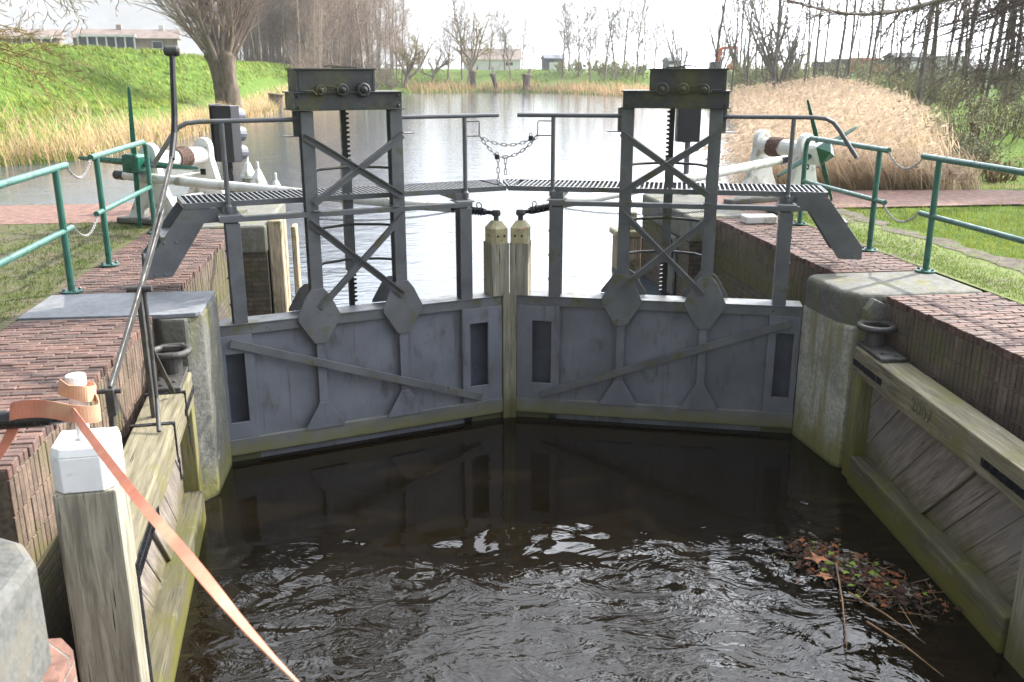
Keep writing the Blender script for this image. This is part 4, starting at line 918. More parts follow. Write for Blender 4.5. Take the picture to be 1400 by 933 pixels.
# ------------------------------------------------------------------ traffic signals (seen from behind)
def signal(x, y, z0, z1, rz, label, ground_z):
    t = thing('traffic_signal', label, 'signal', (x, y, ground_z), rz)
    h0, h1 = z0 - ground_z, z1 - ground_z
    b = MB(); b.box(-.17, .17, -.10, .10, h0, h1); b.box(-.19, -.175, -.13, .13, h0, h1 + .02); b.build('housing', 'signal', t, bev=.015)
    b = MB(); b.tube([(0, -.0, 0), (0, 0, h0)], .045, 10); b.build('pole', 'lamp_grey' if x > 0 else 'black', t)
    for k in range(3):
        z = h0 + (h1 - h0) * (k + .5) / 3
        b = MB(); b.lathe([(.095, 0), (.105, .03), (.11, .22), (.10, .22), (.09, .03)], (0, .10, z), (0, 1, -.1), 14); hd = b.build('lamp_hood', 'lamp_grey', t)
signal(-2.32, 14.2, .62, 1.42, R(-30), 'black canal signal with three grey hoods on the left bank', 0)
signal(4.62, 14.2, .84, 1.36, R(-10), 'smaller black canal signal on a grey pole behind the right gate', 0)
# mooring piles
def pile(x, y, zt, r, label, cap='white', wood='wood_z'):
    t = thing('mooring_pile', label, 'pile', (x, y, CW))
    b = MB(); b.lathe([(r, -2), (r, zt - CW)], (0, 0, 0), (0, 0, 1), 10); b.build('post', wood, t)
    b = MB(); h = zt - CW; b.lathe([(r * 1.1, h + .002), (r * 1.1, h + .05), (r * .35, h + .28), (r * .2, h + .29), (r * .18, h + .40), (.02, h + .41)], (0, 0, 0), (0, 0, 1), 8); b.build('cap', cap, t)
for px, y, zt, lab in ((328, 17.5, .02, 'white tipped mooring pile nearest the left signal'), (342, 16.4, .0, 'white tipped mooring pile in the middle of three by the left pier'), (366, 15.5, -.10, 'white tipped mooring pile farthest right of three by the left pier')):
    pile(rx(px) * y, y, zt, .125, lab)
t = thing('mooring_pile', 'pale capped timber dolphin in front of the right canal pier', 'pile', (3.85, 14.75, CW))
b = MB(); b.box(-.20, .20, -.2, .2, -2, .55); b.build('post', 'wood_pale', t, bev=.02)
b = MB(); b.box(-.25, .25, -.25, .25, .552, .66); b.box(-.12, .12, -.15, .15, .66, .95); b.build('cap', 'yellow_cap', t, bev=.02)

# ------------------------------------------------------------------ floating litter
rl = random.Random(11)
def leaf_mesh(mb, c, s, rz, lobes=5, z=.006, tone=None):
    pts = []
    for k in range(lobes * 2):
        a = 2 * pi * k / (lobes * 2) + rz; r = s * (1.0 if k % 2 == 0 else .45) * rl.uniform(.8, 1.15)
        pts.append((c[0] + r * cos(a), c[1] + r * sin(a), z + rl.uniform(0, .02)))
    n0 = len(pts); mb.add([(c[0], c[1], z + .012)] + pts, [(0, 1 + k, 1 + (k + 1) % n0) for k in range(n0)], tone)
lm = MB()
for i in range(560):
    t_ = rl.random() ** 1.3; c = V((3.10, 6.05, 0)).lerp(V((3.55, 5.30, 0)), t_) + V((rl.gauss(0, .12), rl.gauss(0, .15), 0))
    if c.x > 3.75 + (c.y - 4.47) * .094: continue
    k = rl.random()
    tone = (.22, .075, .028) if k < .22 else ((.055, .032, .022) if k < .80 else ((.17, .25, .035) if k < .88 else (.16, .15, .12)))
    leaf_mesh(lm, (c.x, c.y), rl.uniform(.012, .042), rl.uniform(0, 6), rl.choice((3, 4, 5)), W + .002 + rl.uniform(0, .03), tone)
for i in range(900):
    c = V((3.10, 6.05, 0)).lerp(V((3.55, 5.30, 0)), rl.random()) + V((rl.gauss(0, .09), rl.gauss(0, .12), 0))
    leaf_mesh(lm, (c.x, c.y), rl.uniform(.008, .024), rl.uniform(0, 6), 3, W + .002, rl.choice([(.035, .022, .014), (.05, .03, .018), (.03, .028, .016)]))
for i in range(80):
    c = V((3.10, 6.05, 0)).lerp(V((3.55, 5.30, 0)), rl.random()) + V((rl.gauss(0, .12), rl.gauss(0, .15), 0)); a = rl.uniform(0, pi); l = rl.uniform(.05, .18)
    d = V((cos(a), sin(a), rl.uniform(-.05, .05))) * l; u = V((-sin(a), cos(a), 0)) * .0035
    p = V((c.x, c.y, W + rl.uniform(.004, .03))); lm.add([tuple(p - d + u), tuple(p + d + u), tuple(p + d - u), tuple(p - d - u)], [(0, 1, 2, 3)], rl.choice([(.13, .075, .045), (.05, .032, .02), (.2, .14, .07)]))
M['litter'] = leafy('floating_leaf_litter', (1, 1, 1), trans=.1)
tag(lm.build('leaves', 'litter', recalc=False), 'raft of dead leaves and twigs floating beside the right wooden gate', 'leaves', kind='stuff')
for (px, py), s, lab in (((1118, 765), .10, 'large orange brown leaf at the top edge of the floating litter'), ((1128, 790), .075, 'brown leaf just below the largest leaf of the floating litter')):
    d = camf + camr * (px - 700) / F - camu * (py - 466.5) / F; tt = (W + .03 - CAMZ) / d.z; p = V((0, 0, CAMZ)) + d * tt
    b = MB(); leaf_mesh(b, (0, 0), s, .5, 5, 0); o = b.build('dead_leaf', 'leaf_brown', recalc=False); o.location = p; tag(o, lab, 'leaf')
for a, e, lab in (((1143, 770), (1158, 890), 'straight brown stick lying across the floating litter'), ((1160, 810), (1265, 880), 'long thin straw stalk pointing right from the floating litter'), ((1185, 850), (1290, 925), 'long reed stalk at the lower end of the floating litter')):
    q = []
    for px, py in (a, e):
        d = camf + camr * (px - 700) / F - camu * (py - 466.5) / F; tt = (W + .035 - CAMZ) / d.z; q.append(V((0, 0, CAMZ)) + d * tt)
    b = MB(); b.tube([q[0] - q[0], (q[1] - q[0]) * .5 + V((.01, 0, .012)), q[1] - q[0]], [.007, .006, .003], 6); o = b.build('stick', 'stick', smooth=True); o.location = q[0]; tag(o, lab, 'stick')

# ------------------------------------------------------------------ reeds and grass
def strips(name, m, gen, count, seed, label, cat):
    r = random.Random(seed); b = MB()
    for i in range(count): gen(b, r)
    return tag(b.build(name, m, recalc=False), label, cat, kind='stuff')
def blade(b, p, h, w_, lean, az, tone, n=3, curl=1.6):
    face = az + pi / 2 + random.uniform(-.6, .6); u = V((cos(face), sin(face), 0)) * w_ * .5; d = V((cos(az), sin(az), 0))
    vs = []; fs = []
    for i in range(n + 1):
        t = i / n; c = p + V((0, 0, h * t * (1 - .15 * lean * t))) + d * (lean * h * t ** curl); k = 1 - .85 * t
        vs += [tuple(c + u * k), tuple(c - u * k)]
    for i in range(n): fs.append((2 * i, 2 * i + 1, 2 * i + 3, 2 * i + 2))
    b.add(vs, fs, tone); return c
RB = [(5.9, 15.0), (8.2 * K, 20 * K), (12.8 * K, 33 * K), (18.9 * K, 50 * K), (21.2 * K, 64 * K), (30 * K, 64 * K), (24.5 * K, 45 * K), (14.2 * K, 23 * K), (9.95, 14.55)]
def reed_pt(r):
    while True:
        y = 14.6 + 62 * r.random() ** 1.9; x = r.uniform(5, 38)
        if inside(x, y, RB): return x, y
def reed(b, r):
    x, y = reed_pt(r); p = V((x, y, max(hgt(x, y), CW) - .02))
    de = min(seg_d(x, y, RB[6], RB[7]), seg_d(x, y, RB[7], RB[8])); ke = min(1, .45 + .55 * de / 2.4) if y < 18 else min(1, .72 + .28 * de / 1.5)
    h = r.uniform(1.25, 1.95) * (1.2 if r.random() < .08 else 1) * (1 - .22 * sm(28, 55, y)) * (1 if y > 17 else .45 + .55 * (y - 14.6) / 2.4) * ke
    t = r.uniform(.40, 1.35); tone = (t, t * r.uniform(.92, 1.03), t * r.uniform(.82, 1.05)); az = pi + r.gauss(0, .35); w_ = .007 + .00065 * y
    top = blade(b, p, h, w_, r.uniform(.2, .65) + (1 - ke) * r.uniform(.2, .7), az, tone, 3, 1.25)
    if r.random() < .45: return
    for k in range(1):
        q = p + V((cos(az), sin(az), 0)) * .05 * k + V((0, 0, h * r.uniform(.25, .7))); blade(b, q, r.uniform(.3, .6), w_ * 1.2, r.uniform(.5, 1.1), az + r.gauss(0, .6), tone, 2)
    if r.random() < .75:
        pt = r.uniform(1.0, 1.6); pc = (pt * 1.0, pt * .98, pt * 1.05)
        for k in range(5):
            q = top - V((0, 0, .02 * k)); d = V((-r.uniform(.06, .18), r.uniform(-.05, .05), -r.uniform(.0, .09))); u = V((0, .0, .011 + .0005 * y)) if k % 2 else V((.006, .011 + .0005 * y, 0))
            b.add([tuple(q), tuple(q + d * .5 + u), tuple(q + d), tuple(q + d * .5 - u)], [(0, 1, 2, 3)], pc)
def reed_or_skirt(b, r):
    if r.random() < .8: return reed(b, r)
    y = 14.55 + 1.7 * r.random() ** 1.5; x = r.uniform(6.0, 9.3 + (y - 14.6) * .5); t = r.uniform(.5, 1.3)      # broken stalks along the path
    blade(b, V((x, y, max(hgt(x, y), CW) - .01)), r.uniform(.25, .95), .016, r.uniform(.4, 1.3), pi + r.gauss(0, .5), (t, t * .97, t * .92), 3, 1.2)
strips('reeds', 'reed', reed_or_skirt, 17000, 21, 'tall dry tan reed bed with feathery plumes along the right shore', 'reeds')
LBANK = CANAL[1:10]
def along(r, pts, lo, hi, bias=1.0):
    seg = [(pts[i], pts[i + 1], math.dist(pts[i], pts[i + 1])) for i in range(len(pts) - 1)]
    s = r.random() ** bias * sum(q[2] for q in seg)
    for a, c, l in seg:
        if s <= l: t = s / l; d = ((c[0] - a[0]) / l, (c[1] - a[1]) / l); o = r.uniform(lo, hi); return a[0] + d[0] * s - d[1] * o, a[1] + d[1] * s + d[0] * o
        s -= l
    return pts[-1]
def reed_left(b, r):
    x, y = along(r, LBANK, -.3, 4.0 * r.random() ** 1.4 + .3)
    if y > 36 * K and canal_dist(x, y)[0] > 1.0 + .9 * r.random(): return
    p = V((x, y, max(hgt(x, y), CW) - .02)); t = r.uniform(.6, 1.25); g = r.random()
    tone = (t, t * r.uniform(.92, 1.02), t * r.uniform(.75, .95)) if g < .85 else (t * .4, t * .62, t * .2)
    h = r.uniform(.55, 1.3) if y < 62 * K else r.uniform(.5, 1.0)
    top = blade(b, p, h, .012 + .0007 * y, r.uniform(.1, .55), pi + r.gauss(0, .5), tone, 3)
    blade(b, p + V((0, 0, h * .3)), h * .5, .016 + .0008 * y, r.uniform(.4, 1.2), r.uniform(0, 6.28), tone, 2)
strips('reeds', 'reed_gold', reed_left, 11000, 22, 'golden dry reeds and grass along the left shore', 'reeds')
def reed_far(b, r):
    x, y = along(r, CANAL[9:15], -.2, 4.0); p = V((x, y, max(hgt(x, y), CW) - .02)); t = r.uniform(.5, 1.1)
    blade(b, p, r.uniform(.5, 1.4), .12, r.uniform(.1, .5), pi + r.gauss(0, .8), (t, t * .9, t * .75), 2)
strips('reeds', 'reed_gold', reed_far, 2600, 23, 'low brown reeds fringing the far shore', 'reeds')
def dike_tuft(b, r):
    x, y = along(r, CANAL[2:9], 3.4, 15); z = hgt(x, y); t = r.uniform(.6, 1.5); g = r.random()
    tone = (t, t, t) if g < .8 else (t * 1.5, t * 1.1, t * 1.2)
    for k in range(3): blade(b, V((x + r.gauss(0, .12), y + r.gauss(0, .12), z - .02)), r.uniform(.14, .36), .035 + .0010 * y, r.uniform(.3, 1.0), pi + r.gauss(0, .7), tone, 2)
strips('grass', 'blade', dike_tuft, 12000, 24, 'bright rough grass covering the dike on the left', 'grass')
def lawn(b, r):
    y = 4 + 9 * r.random(); x = (6.42 if r.random() < .93 else 5.9) + abs(r.gauss(0, 3.2)); 
    if x > 6.7 + .0 and y > 12.5 and x < 9.3: return
    if x > 9 and y > 13.2 - (x - 9) * .45 and y < 15.2 - (x - 9) * .45: return
    t = r.uniform(.6, 1.4); g = r.random(); pa = .5 + .5 * sin(x * 2.1 + 1.7 * sin(y * 1.3)) * sin(y * 1.7 + x * .6); tone = (t * (.85 + .6 * pa), t * (.9 + .25 * pa), t) if g < .86 else (t * 1.9, t * 1.25, t * 1.4)
    blade(b, V((x, y, -.02)), r.uniform(.03, .085) * (1 if r.random() < .93 else 1.8), .008, r.uniform(.3, 1.5), r.uniform(0, 6.28), tone, 2)
strips('grass', 'blade', lawn, 26000, 25, 'bright green lawn beside the right quay', 'grass')
def field(b, r):
    y = r.uniform(15, 30); x = r.uniform(9.8 + (y - 14.7) * .72, 30); t = r.uniform(.7, 1.4)
    blade(b, V((x, y, hgt(x, y) - .02)), r.uniform(.05, .14), .022, r.uniform(.2, 1.1), r.uniform(0, 6.28), (t, t, t), 1)
strips('grass', 'blade', field, 9000, 26, 'bright green grass field beyond the bend of the right path', 'grass')
def farbank(b, r):
    x, y = along(r, CANAL[8:13], 3, 21); t = r.uniform(.5, 1.3); g = r.random(); tone = (t, t, t) if g < .7 else (t * 1.3, t, t * 1.4)
    blade(b, V((x, y, hgt(x, y) - .02)), r.uniform(.15, .45), .14, r.uniform(.2, 1.0), pi + r.gauss(0, 1), tone, 2)
strips('grass', 'blade', farbank, 5000, 27, 'green grass on the far bank beyond the canal', 'grass')
def moss(b, r):
    if r.random() < .55: x = 5.35 + abs(r.gauss(0, .4)); y = r.uniform(6, 12.4); m_ = 1.6
    else: x = -3.05 - abs(r.gauss(0, .9)); y = r.uniform(6.5, 12.6); m_ = .9
    t = r.uniform(.6, 1.3) * m_
    for k in range(3): blade(b, V((x + r.gauss(0, .02), y + r.gauss(0, .02), 0)), r.uniform(.012, .04), .006, r.uniform(.3, 1.4), r.uniform(0, 6.28), (t, t * 1.05, t), 1)
strips('moss', 'mossleaf', moss, 9000, 28, 'small moss and grass tufts growing between the quay cobbles', 'moss')

# ------------------------------------------------------------------ bare trees
def grow(r, segs, p, d, rad, L, lvl, spec):
    n = max(2, int(spec['n'][lvl])); step = L / n; pts = [(p, rad)]
    for i in range(n):
        j = spec['jit'][lvl]; d = (d + V((r.gauss(0, j), r.gauss(0, j), r.gauss(0, j) + spec['up'][lvl]))).normalized()
        p2 = p + d * step; r2 = rad * (1 - (i + 1) / n * spec['taper'][lvl])
        segs.append((p, p2, pts[-1][1], r2, lvl)); p = p2; pts.append((p, r2))
    if lvl + 1 >= len(spec['n']): return
    kids = int(spec['kids'][lvl] * r.uniform(.8, 1.2) + .5); t0 = spec['t0'][lvl]
    for k in range(kids):
        t = t0 + (1 - t0) * ((k + r.random()) / kids); i = min(n - 1, int(t * n)); q = pts[i][0].lerp(pts[i + 1][0], t * n - i); rr = pts[i][1] * (1 - (t * n - i)) + pts[i + 1][1] * (t * n - i)
        dd = (pts[i + 1][0] - pts[i][0]).normalized(); a = r.uniform(0, 2 * pi); o = dd.orthogonal().normalized(); o = o * cos(a) + dd.cross(o) * sin(a)
        an = spec['ang'][lvl] * r.uniform(.7, 1.25); cd = dd * cos(an) + o * sin(an)
        grow(r, segs, q, cd.normalized(), max(spec['min'], min(rr * .75, rad * spec['rr'][lvl])), L * spec['lr'][lvl] * r.uniform(.6, 1.15) * (1.15 - .55 * t), lvl + 1, spec)
def seg_mesh(segs, k_of):
    vs, fs = [], []
    for p, q, r0, r1, l in segs:
        k = k_of(r0); d = (q - p).normalized(); a = d.orthogonal().normalized(); c = d.cross(a); b0 = len(vs)
        for (cc, rr) in ((p, r0), (q, r1)):
            for i in range(k): t = 2 * pi * i / k; vs.append(tuple(cc + (a * cos(t) + c * sin(t)) * rr))
        for i in range(k): fs.append((b0 + i, b0 + (i + 1) % k, b0 + k + (i + 1) % k, b0 + k + i))
    return vs, fs
def tree_obj(name, segs, split, bark_m, twig_m, label, cat='tree', group=None, smooth=True):
    root = thing(name, label, cat, group=group)
    for nm, ss, m in (('trunk', [s for s in segs if s[4] <= split], bark_m), ('crown', [s for s in segs if s[4] > split], twig_m)):
        b = MB(); b.v, b.f = seg_mesh(ss, lambda r_: 8 if r_ > .12 else (5 if r_ > .04 else 3)); b.build(nm, m, root, smooth=smooth, recalc=False)
    return root
SP_TALL = dict(n=(10, 5, 4, 2), jit=(.05, .12, .16, .2), up=(.04, .10, .06, .0), taper=(.85, .85, .8, .7), kids=(24, 7, 5), t0=(.16, .2, .2), ang=(.72, .7, .7), rr=(.30, .5, .6), lr=(.27, .5, .5), min=.013)
SP_OPEN = dict(SP_TALL, kids=(20, 6, 5), t0=(.30, .2, .2), min=.010)
SP_FAR = dict(n=(9, 6, 4, 2), jit=(.06, .12, .16, .2), up=(.03, .10, .05, .0), taper=(.85, .85, .8, .6), kids=(16, 8, 6), t0=(.20, .2, .2), ang=(.65, .65, .7), rr=(.40, .55, .6), lr=(.48, .48, .48), min=.017)
SP_MULTI = dict(n=(1, 9, 5, 3), jit=(.0, .06, .14, .2), up=(0, .03, .08, .02), taper=(.1, .85, .85, .8), kids=(8, 9, 6), t0=(.5, .25, .2), ang=(.33, .6, .7), rr=(.55, .4, .55), lr=(20, .3, .5), min=.014)
def variants(spec, nv, H, r0, seed, name, bk, tw, split, label, group, lean=.04):
    out = []
    for i in range(nv):
        r = random.Random(seed + i); s = []
        grow(r, s, V((0, 0, -.3)), V((r.gauss(0, lean), r.gauss(0, lean), 1)).normalized(), r0 * r.uniform(.8, 1.2), H, 0, spec)
        out.append(tree_obj(name, s, split, bk, tw, label, 'tree', group))
    return out
def place(vs, spots, r, used, smin=.85, smax=1.15, label=None):
    for i, (x, y, z, s) in enumerate(spots):
        k = i % len(vs); rz = r.uniform(0, 6.28); sc = s * r.uniform(smin, smax)
        if k not in used: used.add(k); o = vs[k]; o.location = (x, y, z); o.rotation_euler = (0, 0, rz); o.scale = (sc,) * 3
        else: copy_tree(vs[k], (x, y, z), rz, sc)
rt = random.Random(77)
# dense wood on the left
wl = variants(SP_TALL, 5, 13.5, .105, 100, 'bare_tree', 'bark_brown', 'twig_brown', 0, 'bare slender tree in the dense brown wood beyond the left dike', 'trees of the dense wood on the left')
spots = []
while len(spots) < 165:
    px = rt.uniform(318, 556); y = rt.uniform(66, 128) * K; x = rx(px) * y
    if inside(x, y, CANAL) or min(canal_dist(x, y)) < 1.2: continue
    if px > 520 and rt.random() < .5: continue
    if px < 405 and y < 88 * K: continue
    s = K if px < 520 else .85 * K
    spots.append((x, y, hgt(x, y), s * rt.uniform(.75, 1.1)))
place(wl, spots, rt, set())
# far bank
fb = variants(SP_FAR, 5, 8.5, .13, 200, 'bare_tree', 'bark_brown', 'twig_grey', 1, 'bare open crowned tree on the grassy far bank', 'bare trees on the far bank')
spots = []
for px, y, h in ((612, 112, 7), (632, 113, 9.4), (645, 114, 8), (668, 120, 6.8), (690, 118, 6), (699, 112, 6.6), (713, 119, 6.4), (731, 120, 5), (768, 112, 8), (778, 116, 7.6), (791, 112, 8), (808, 106, 7.8), (815, 118, 6.4), (827, 104, 7.4), (843, 106, 9), (853, 110, 9.6), (868, 98, 9.4), (880, 104, 7), (893, 112, 6.6)):
    y *= K; x = rx(px) * y; spots.append((x, y, hgt(x, y), K * h / 8.5))
place(fb, spots, rt, set(), .98, 1.05)
ml = variants(SP_MULTI, 3, .45, .26, 300, 'multi_stemmed_tree', 'bark_dark', 'twig_grey', 1, 'bare many stemmed tree fanning out from one base on the right', 'many stemmed trees on the right', .01)
spots = []
for px, y, s in ((930, 96, 1.0), (1052, 66, .95), (1068, 60, 1.0), (985, 92, .95), (1015, 78, .9), (1085, 70, .9)):
    y *= K; x = rx(px) * y; spots.append((x, y, hgt(x, y), s * K))
place(ml, spots, rt, set(), .95, 1.05)
# wood behind the reeds on the right
wr = variants(SP_OPEN, 6, 12.5, .095, 400, 'bare_tree', 'bark_dark', 'twig_grey', 0, 'bare dark trunked tree in the open wood behind the reed bed', 'trees of the wood behind the reeds', .06)
spots = []
for px in (978, 1000, 1012, 1034, 1046, 1076, 1098, 1112, 1126, 1143, 1151, 1172, 1181, 1194, 1215, 1231, 1247, 1256, 1262, 1281, 1296, 1312, 1330, 1346, 1352, 1364, 1374, 1383, 1392, 1400, 1415, 1440, 1470, 1500, 1160, 1205, 1270, 1240, 1320, 1090, 1338, 1358, 1388, 1022, 1060, 1105, 1135, 1187, 1222, 1304):
    y = (rt.uniform(50, 95) if px < 1260 else rt.uniform(30, 66)) * K; x = rx(px) * y
    spots.append((x, y, hgt(x, y), K * rt.uniform(.75, 1.15)))
place(wr, spots, rt, set())
SP_BRUSH = dict(n=(1, 6, 4, 2), jit=(.0, .10, .16, .2), up=(0, .02, .03, .0), taper=(.1, .85, .8, .7), kids=(13, 8, 5), t0=(.3, .15, .2), ang=(.45, .6, .7), rr=(.5, .5, .6), lr=(9, .42, .5), min=.012)
bs = variants(SP_BRUSH, 3, .42, .09, 500, 'bare_shrub', 'twig_brown', 'twig_brown', 1, 'bare brown shrub filling the foot of the dense left wood', 'bare shrubs under the left wood', .01)
spots = []
while len(spots) < 46:
    px = rt.uniform(330, 575); y = rt.uniform(78, 118) * K; x = rx(px) * y
    if inside(x, y, CANAL) or min(canal_dist(x, y)) < 1.0 or (px < 400 and y < 92 * K): continue
    spots.append((x, y, hgt(x, y), K * rt.uniform(.7, 1.1)))
place(bs, spots, rt, set())
bs = variants(SP_BRUSH, 3, .36, .07, 520, 'bare_shrub', 'twig_grey', 'twig_green', 1, 'bare greenish shrub between the trunks behind the reed bed', 'bare shrubs behind the reeds', .01)
spots = []
for i in range(44):
    px = rt.uniform(985, 1420); y = (rt.uniform(56, 90) if px < 1230 else rt.uniform(34, 66)) * K; x = rx(px) * y
    spots.append((x, y, hgt(x, y), K * rt.uniform(.6, 1.05) * (1 if px < 1250 else .8)))
place(bs, spots, rt, set())
# pollard willow on the dike
def pollard(seed, H, r0, lean, shoots, sl, name, label, tw, bk='bark_willow', kk=(7, 4)):
    r = random.Random(seed); root = thing(name, label, 'tree')
    b = MB(); rings = []; nn = 18
    prof = [(0, 1.25), (.12, 1.06), (.35, .92), (.6, .90), (.8, 1.0), (.92, 1.25), (1.0, 1.1), (1.04, .5)]
    ph = [r.uniform(0, 6.28) for _ in range(6)]
    for (t, k) in prof:
        c = V((lean[0] * t * H, lean[1] * t * H, t * H - .25))
        for i in range(nn):
            a = 2 * pi * i / nn; rr = r0 * k * (1 + .10 * sin(3 * a + ph[0] + t) + .07 * sin(5 * a + ph[1] - 2 * t) + .05 * sin(9 * a + ph[2]))
            b.v.append(tuple(c + V((rr * cos(a), rr * sin(a), 0))))
    for j in range(len(prof) - 1):
        for i in range(nn): b.f.append((j * nn + i, j * nn + (i + 1) % nn, (j + 1) * nn + (i + 1) % nn, (j + 1) * nn + i))
    b.f.append(tuple((len(prof) - 1) * nn + i for i in range(nn))); b.build('trunk', bk, root, smooth=True, recalc=False)
    segs = []; sp = dict(n=(6, 4, 2), jit=(.07, .12, .15), up=(.05, .05, .0), taper=(.85, .8, .7), kids=kk, t0=(.25, .2), ang=(.5, .6), rr=(.5, .6), lr=(.45, .5), min=.012)
    for k in range(shoots):
        a = r.uniform(0, 6.28); t = r.uniform(.84, 1.02); c = V((lean[0] * t * H, lean[1] * t * H, t * H - .25)) + V((cos(a), sin(a), 0)) * r0 * r.uniform(.3, 1.0)
        e = r.uniform(.25, 1.0); grow(r, segs, c, V((cos(a) * (1 - e * .6), sin(a) * (1 - e * .6), .5 + e)).normalized(), r0 * (r.uniform(.05, .13) if k % 5 else r.uniform(.2, .3)), sl * r.uniform(.5, 1.1), 0, sp)
    b = MB(); b.v, b.f = seg_mesh(segs, lambda q: 5 if q > .04 else 3); b.build('crown', tw, root, smooth=True, recalc=False)
    return root
y = 48.5 * K; x = rx(312) * y
o = pollard(9, 3.4 * 1.25, .68 * 1.15, (-.10, 0), 64, 7.6, 'pollard_willow', 'stout old pollard willow with bare shoots on the left dike', 'twig_brown', kk=(9, 6)); o.location = (x, y, hgt(x, y))
for px, y, H, r0, lean, lab, s in ((647, 107, 2.0, .34, (0, 0), 'small pollard willow stump, leftmost of three on the far bank', 5), (680, 105, 1.9, .28, (-.28, 0), 'small leaning pollard willow stump on the far bank', 31), (720, 104, 1.8, .42, (0, 0), 'thick reddish pollard willow stump on the far bank below a bare tree', 32)):
    y *= K; x = rx(px) * y; o = pollard(s, H * K, r0 * K, lean, 5, 1.8, 'pollard_willow', lab, 'twig_brown'); o.location = (x, y, hgt(x, y))
# spreading yellow willows at the water
sp = dict(n=(3, 8, 6, 5, 2), jit=(.1, .13, .15, .18, .2), up=(.05, .03, .01, -.10, -.1), taper=(.3, .8, .8, .8, .5), kids=(7, 8, 7, 4), t0=(.4, .2, .15, .2), ang=(.75, .6, .6, .5), rr=(.55, .5, .55, .7), lr=(2.9, .5, .55, .4), min=.014)
for px, y, h, seed, lab, rad in ((553, 105.5, 2.2, 3, 'low spreading willow with arching limbs at the left end of the far shore', .3), (640, 110, 3.4, 8, 'rounded yellowish willow on the far bank', .24), (590, 110, 1.6, 14, 'low yellowish scrub willow leaning over the water', .2)):
    r = random.Random(seed); s = []; grow(r, s, V((0, 0, -.3)), V((.15, -.1, 1)).normalized(), rad * K, h * K, 0, sp); y *= K; x = rx(px) * y
    o = tree_obj('willow_tree', s, 1, 'bark_brown', 'twig_yellow', lab); o.location = (x, y, hgt(x, y))
# near trees whose limbs hang into the frame
def near_tree(base, limbs, seed, H, r0, bk, tw, label, spec):
    r = random.Random(seed); segs = []; p = V((0, 0, -.2)); prev = r0; n_ = 8
    for i in range(n_):
        q = V((r.gauss(0, .05), r.gauss(0, .05), H * (i + 1) / n_)); r1 = r0 * (1 - .55 * (i + 1) / n_); segs.append((p, q, prev, r1, 0)); p = q; prev = r1
    for pts, rad in limbs:
        P = [V(c) - V(base) for c in pts]; m = len(P) - 1; fine = []
        for i in range(m):
            a = P[max(i - 1, 0)]; b_ = P[i]; c = P[i + 1]; d = P[min(i + 2, m)]
            for k in range(6):
                t = k / 6; fine.append(.5 * ((2 * b_) + (c - a) * t + (2 * a - 5 * b_ + 4 * c - d) * t * t + (3 * b_ - a - 3 * c + d) * t ** 3))
        fine.append(P[-1]); N = len(fine)
        for i in range(N - 1):
            ra = rad * (1 - .85 * i / N); rb_ = rad * (1 - .85 * (i + 1) / N); segs.append((fine[i], fine[i + 1], ra, rb_, 0 if ra > .03 else 1))
            if i > N * .15:
                for k in range(spec['per']):
                    d = (fine[i + 1] - fine[i]).normalized(); a = r.uniform(0, 6.28); o = d.orthogonal().normalized(); o = o * cos(a) + d.cross(o) * sin(a)
                    an = r.uniform(.4, 1.0); grow(r, segs, fine[i].lerp(fine[i + 1], r.random()), (d * cos(an) + o * sin(an)).normalized(), max(.006, ra * .45), r.uniform(.7, 1.0) * spec['L'] * (1.1 - .5 * i / N), 1, spec)
    o = tree_obj('overhanging_tree', segs, 0, bk, tw, label); o.location = base; return o
spn = dict(n=(1, 5, 4, 3), jit=(0, .14, .18, .2), up=(0, -.03, -.03, -.02), taper=(0, .8, .8, .6), kids=(0, 5, 3), t0=(0, .15, .2), ang=(0, .65, .7), rr=(0, .55, .65), lr=(0, .55, .5), min=.0045, per=1, L=1.9)
B1 = (16.6, 17.2, .1)
lm_ = [([(16.6, 17.2, 4.6), (13.6, 16.4, 4.9), (10.2, 15.6, 3.35), (7.9, 15.2, 2.78), (5.9, 15.0, 3.1)], .085),
       ([(16.6, 17.2, 6.2), (18, 16.6, 7.6), (18.5, 16, 9)], .10), ([(16.6, 17.2, 5.2), (17.6, 15.0, 6.6), (18, 13.8, 7.8)], .10)]
rr_ = random.Random(19)
for px, py in ((1120, 4), (1185, 30), (1215, 58), (1240, 20), (1236, 66), (1262, 44), (1285, 12), (1290, 78), (1300, 55), (1318, 100), (1325, 30), (1338, 72), (1350, 118), (1360, 48), (1372, 20), (1378, 92), (1392, 130), (1395, 64)):
    yy = rr_.uniform(14.8, 18.2); tx = rx(px) * yy; tz = CAMZ + (95 - py) / 1290 * yy * 1.02
    z0 = 2.6 + (150 - py) / 150 * 2.6 + rr_.uniform(-.2, .3)
    a = V((16.6, 17.2, z0)); e = V((tx, yy, tz)); m1 = a.lerp(e, .35) + V((0, 0, .35 + rr_.uniform(-.15, .4))); m2 = a.lerp(e, .7) + V((rr_.uniform(-.2, .2), rr_.uniform(-.3, .3), .12))
    lm_.append(([tuple(a), tuple(m1), tuple(m2), tuple(e)], rr_.uniform(.035, .075)))
near_tree(B1, lm_, 5, 8, .28, 'bark_dark', 'twig_dark', 'tall tree at the right edge with dark limbs hanging over the reeds', dict(spn, per=2, L=1.5, min=.006))
B2 = (-11.6, 13.4, 0)
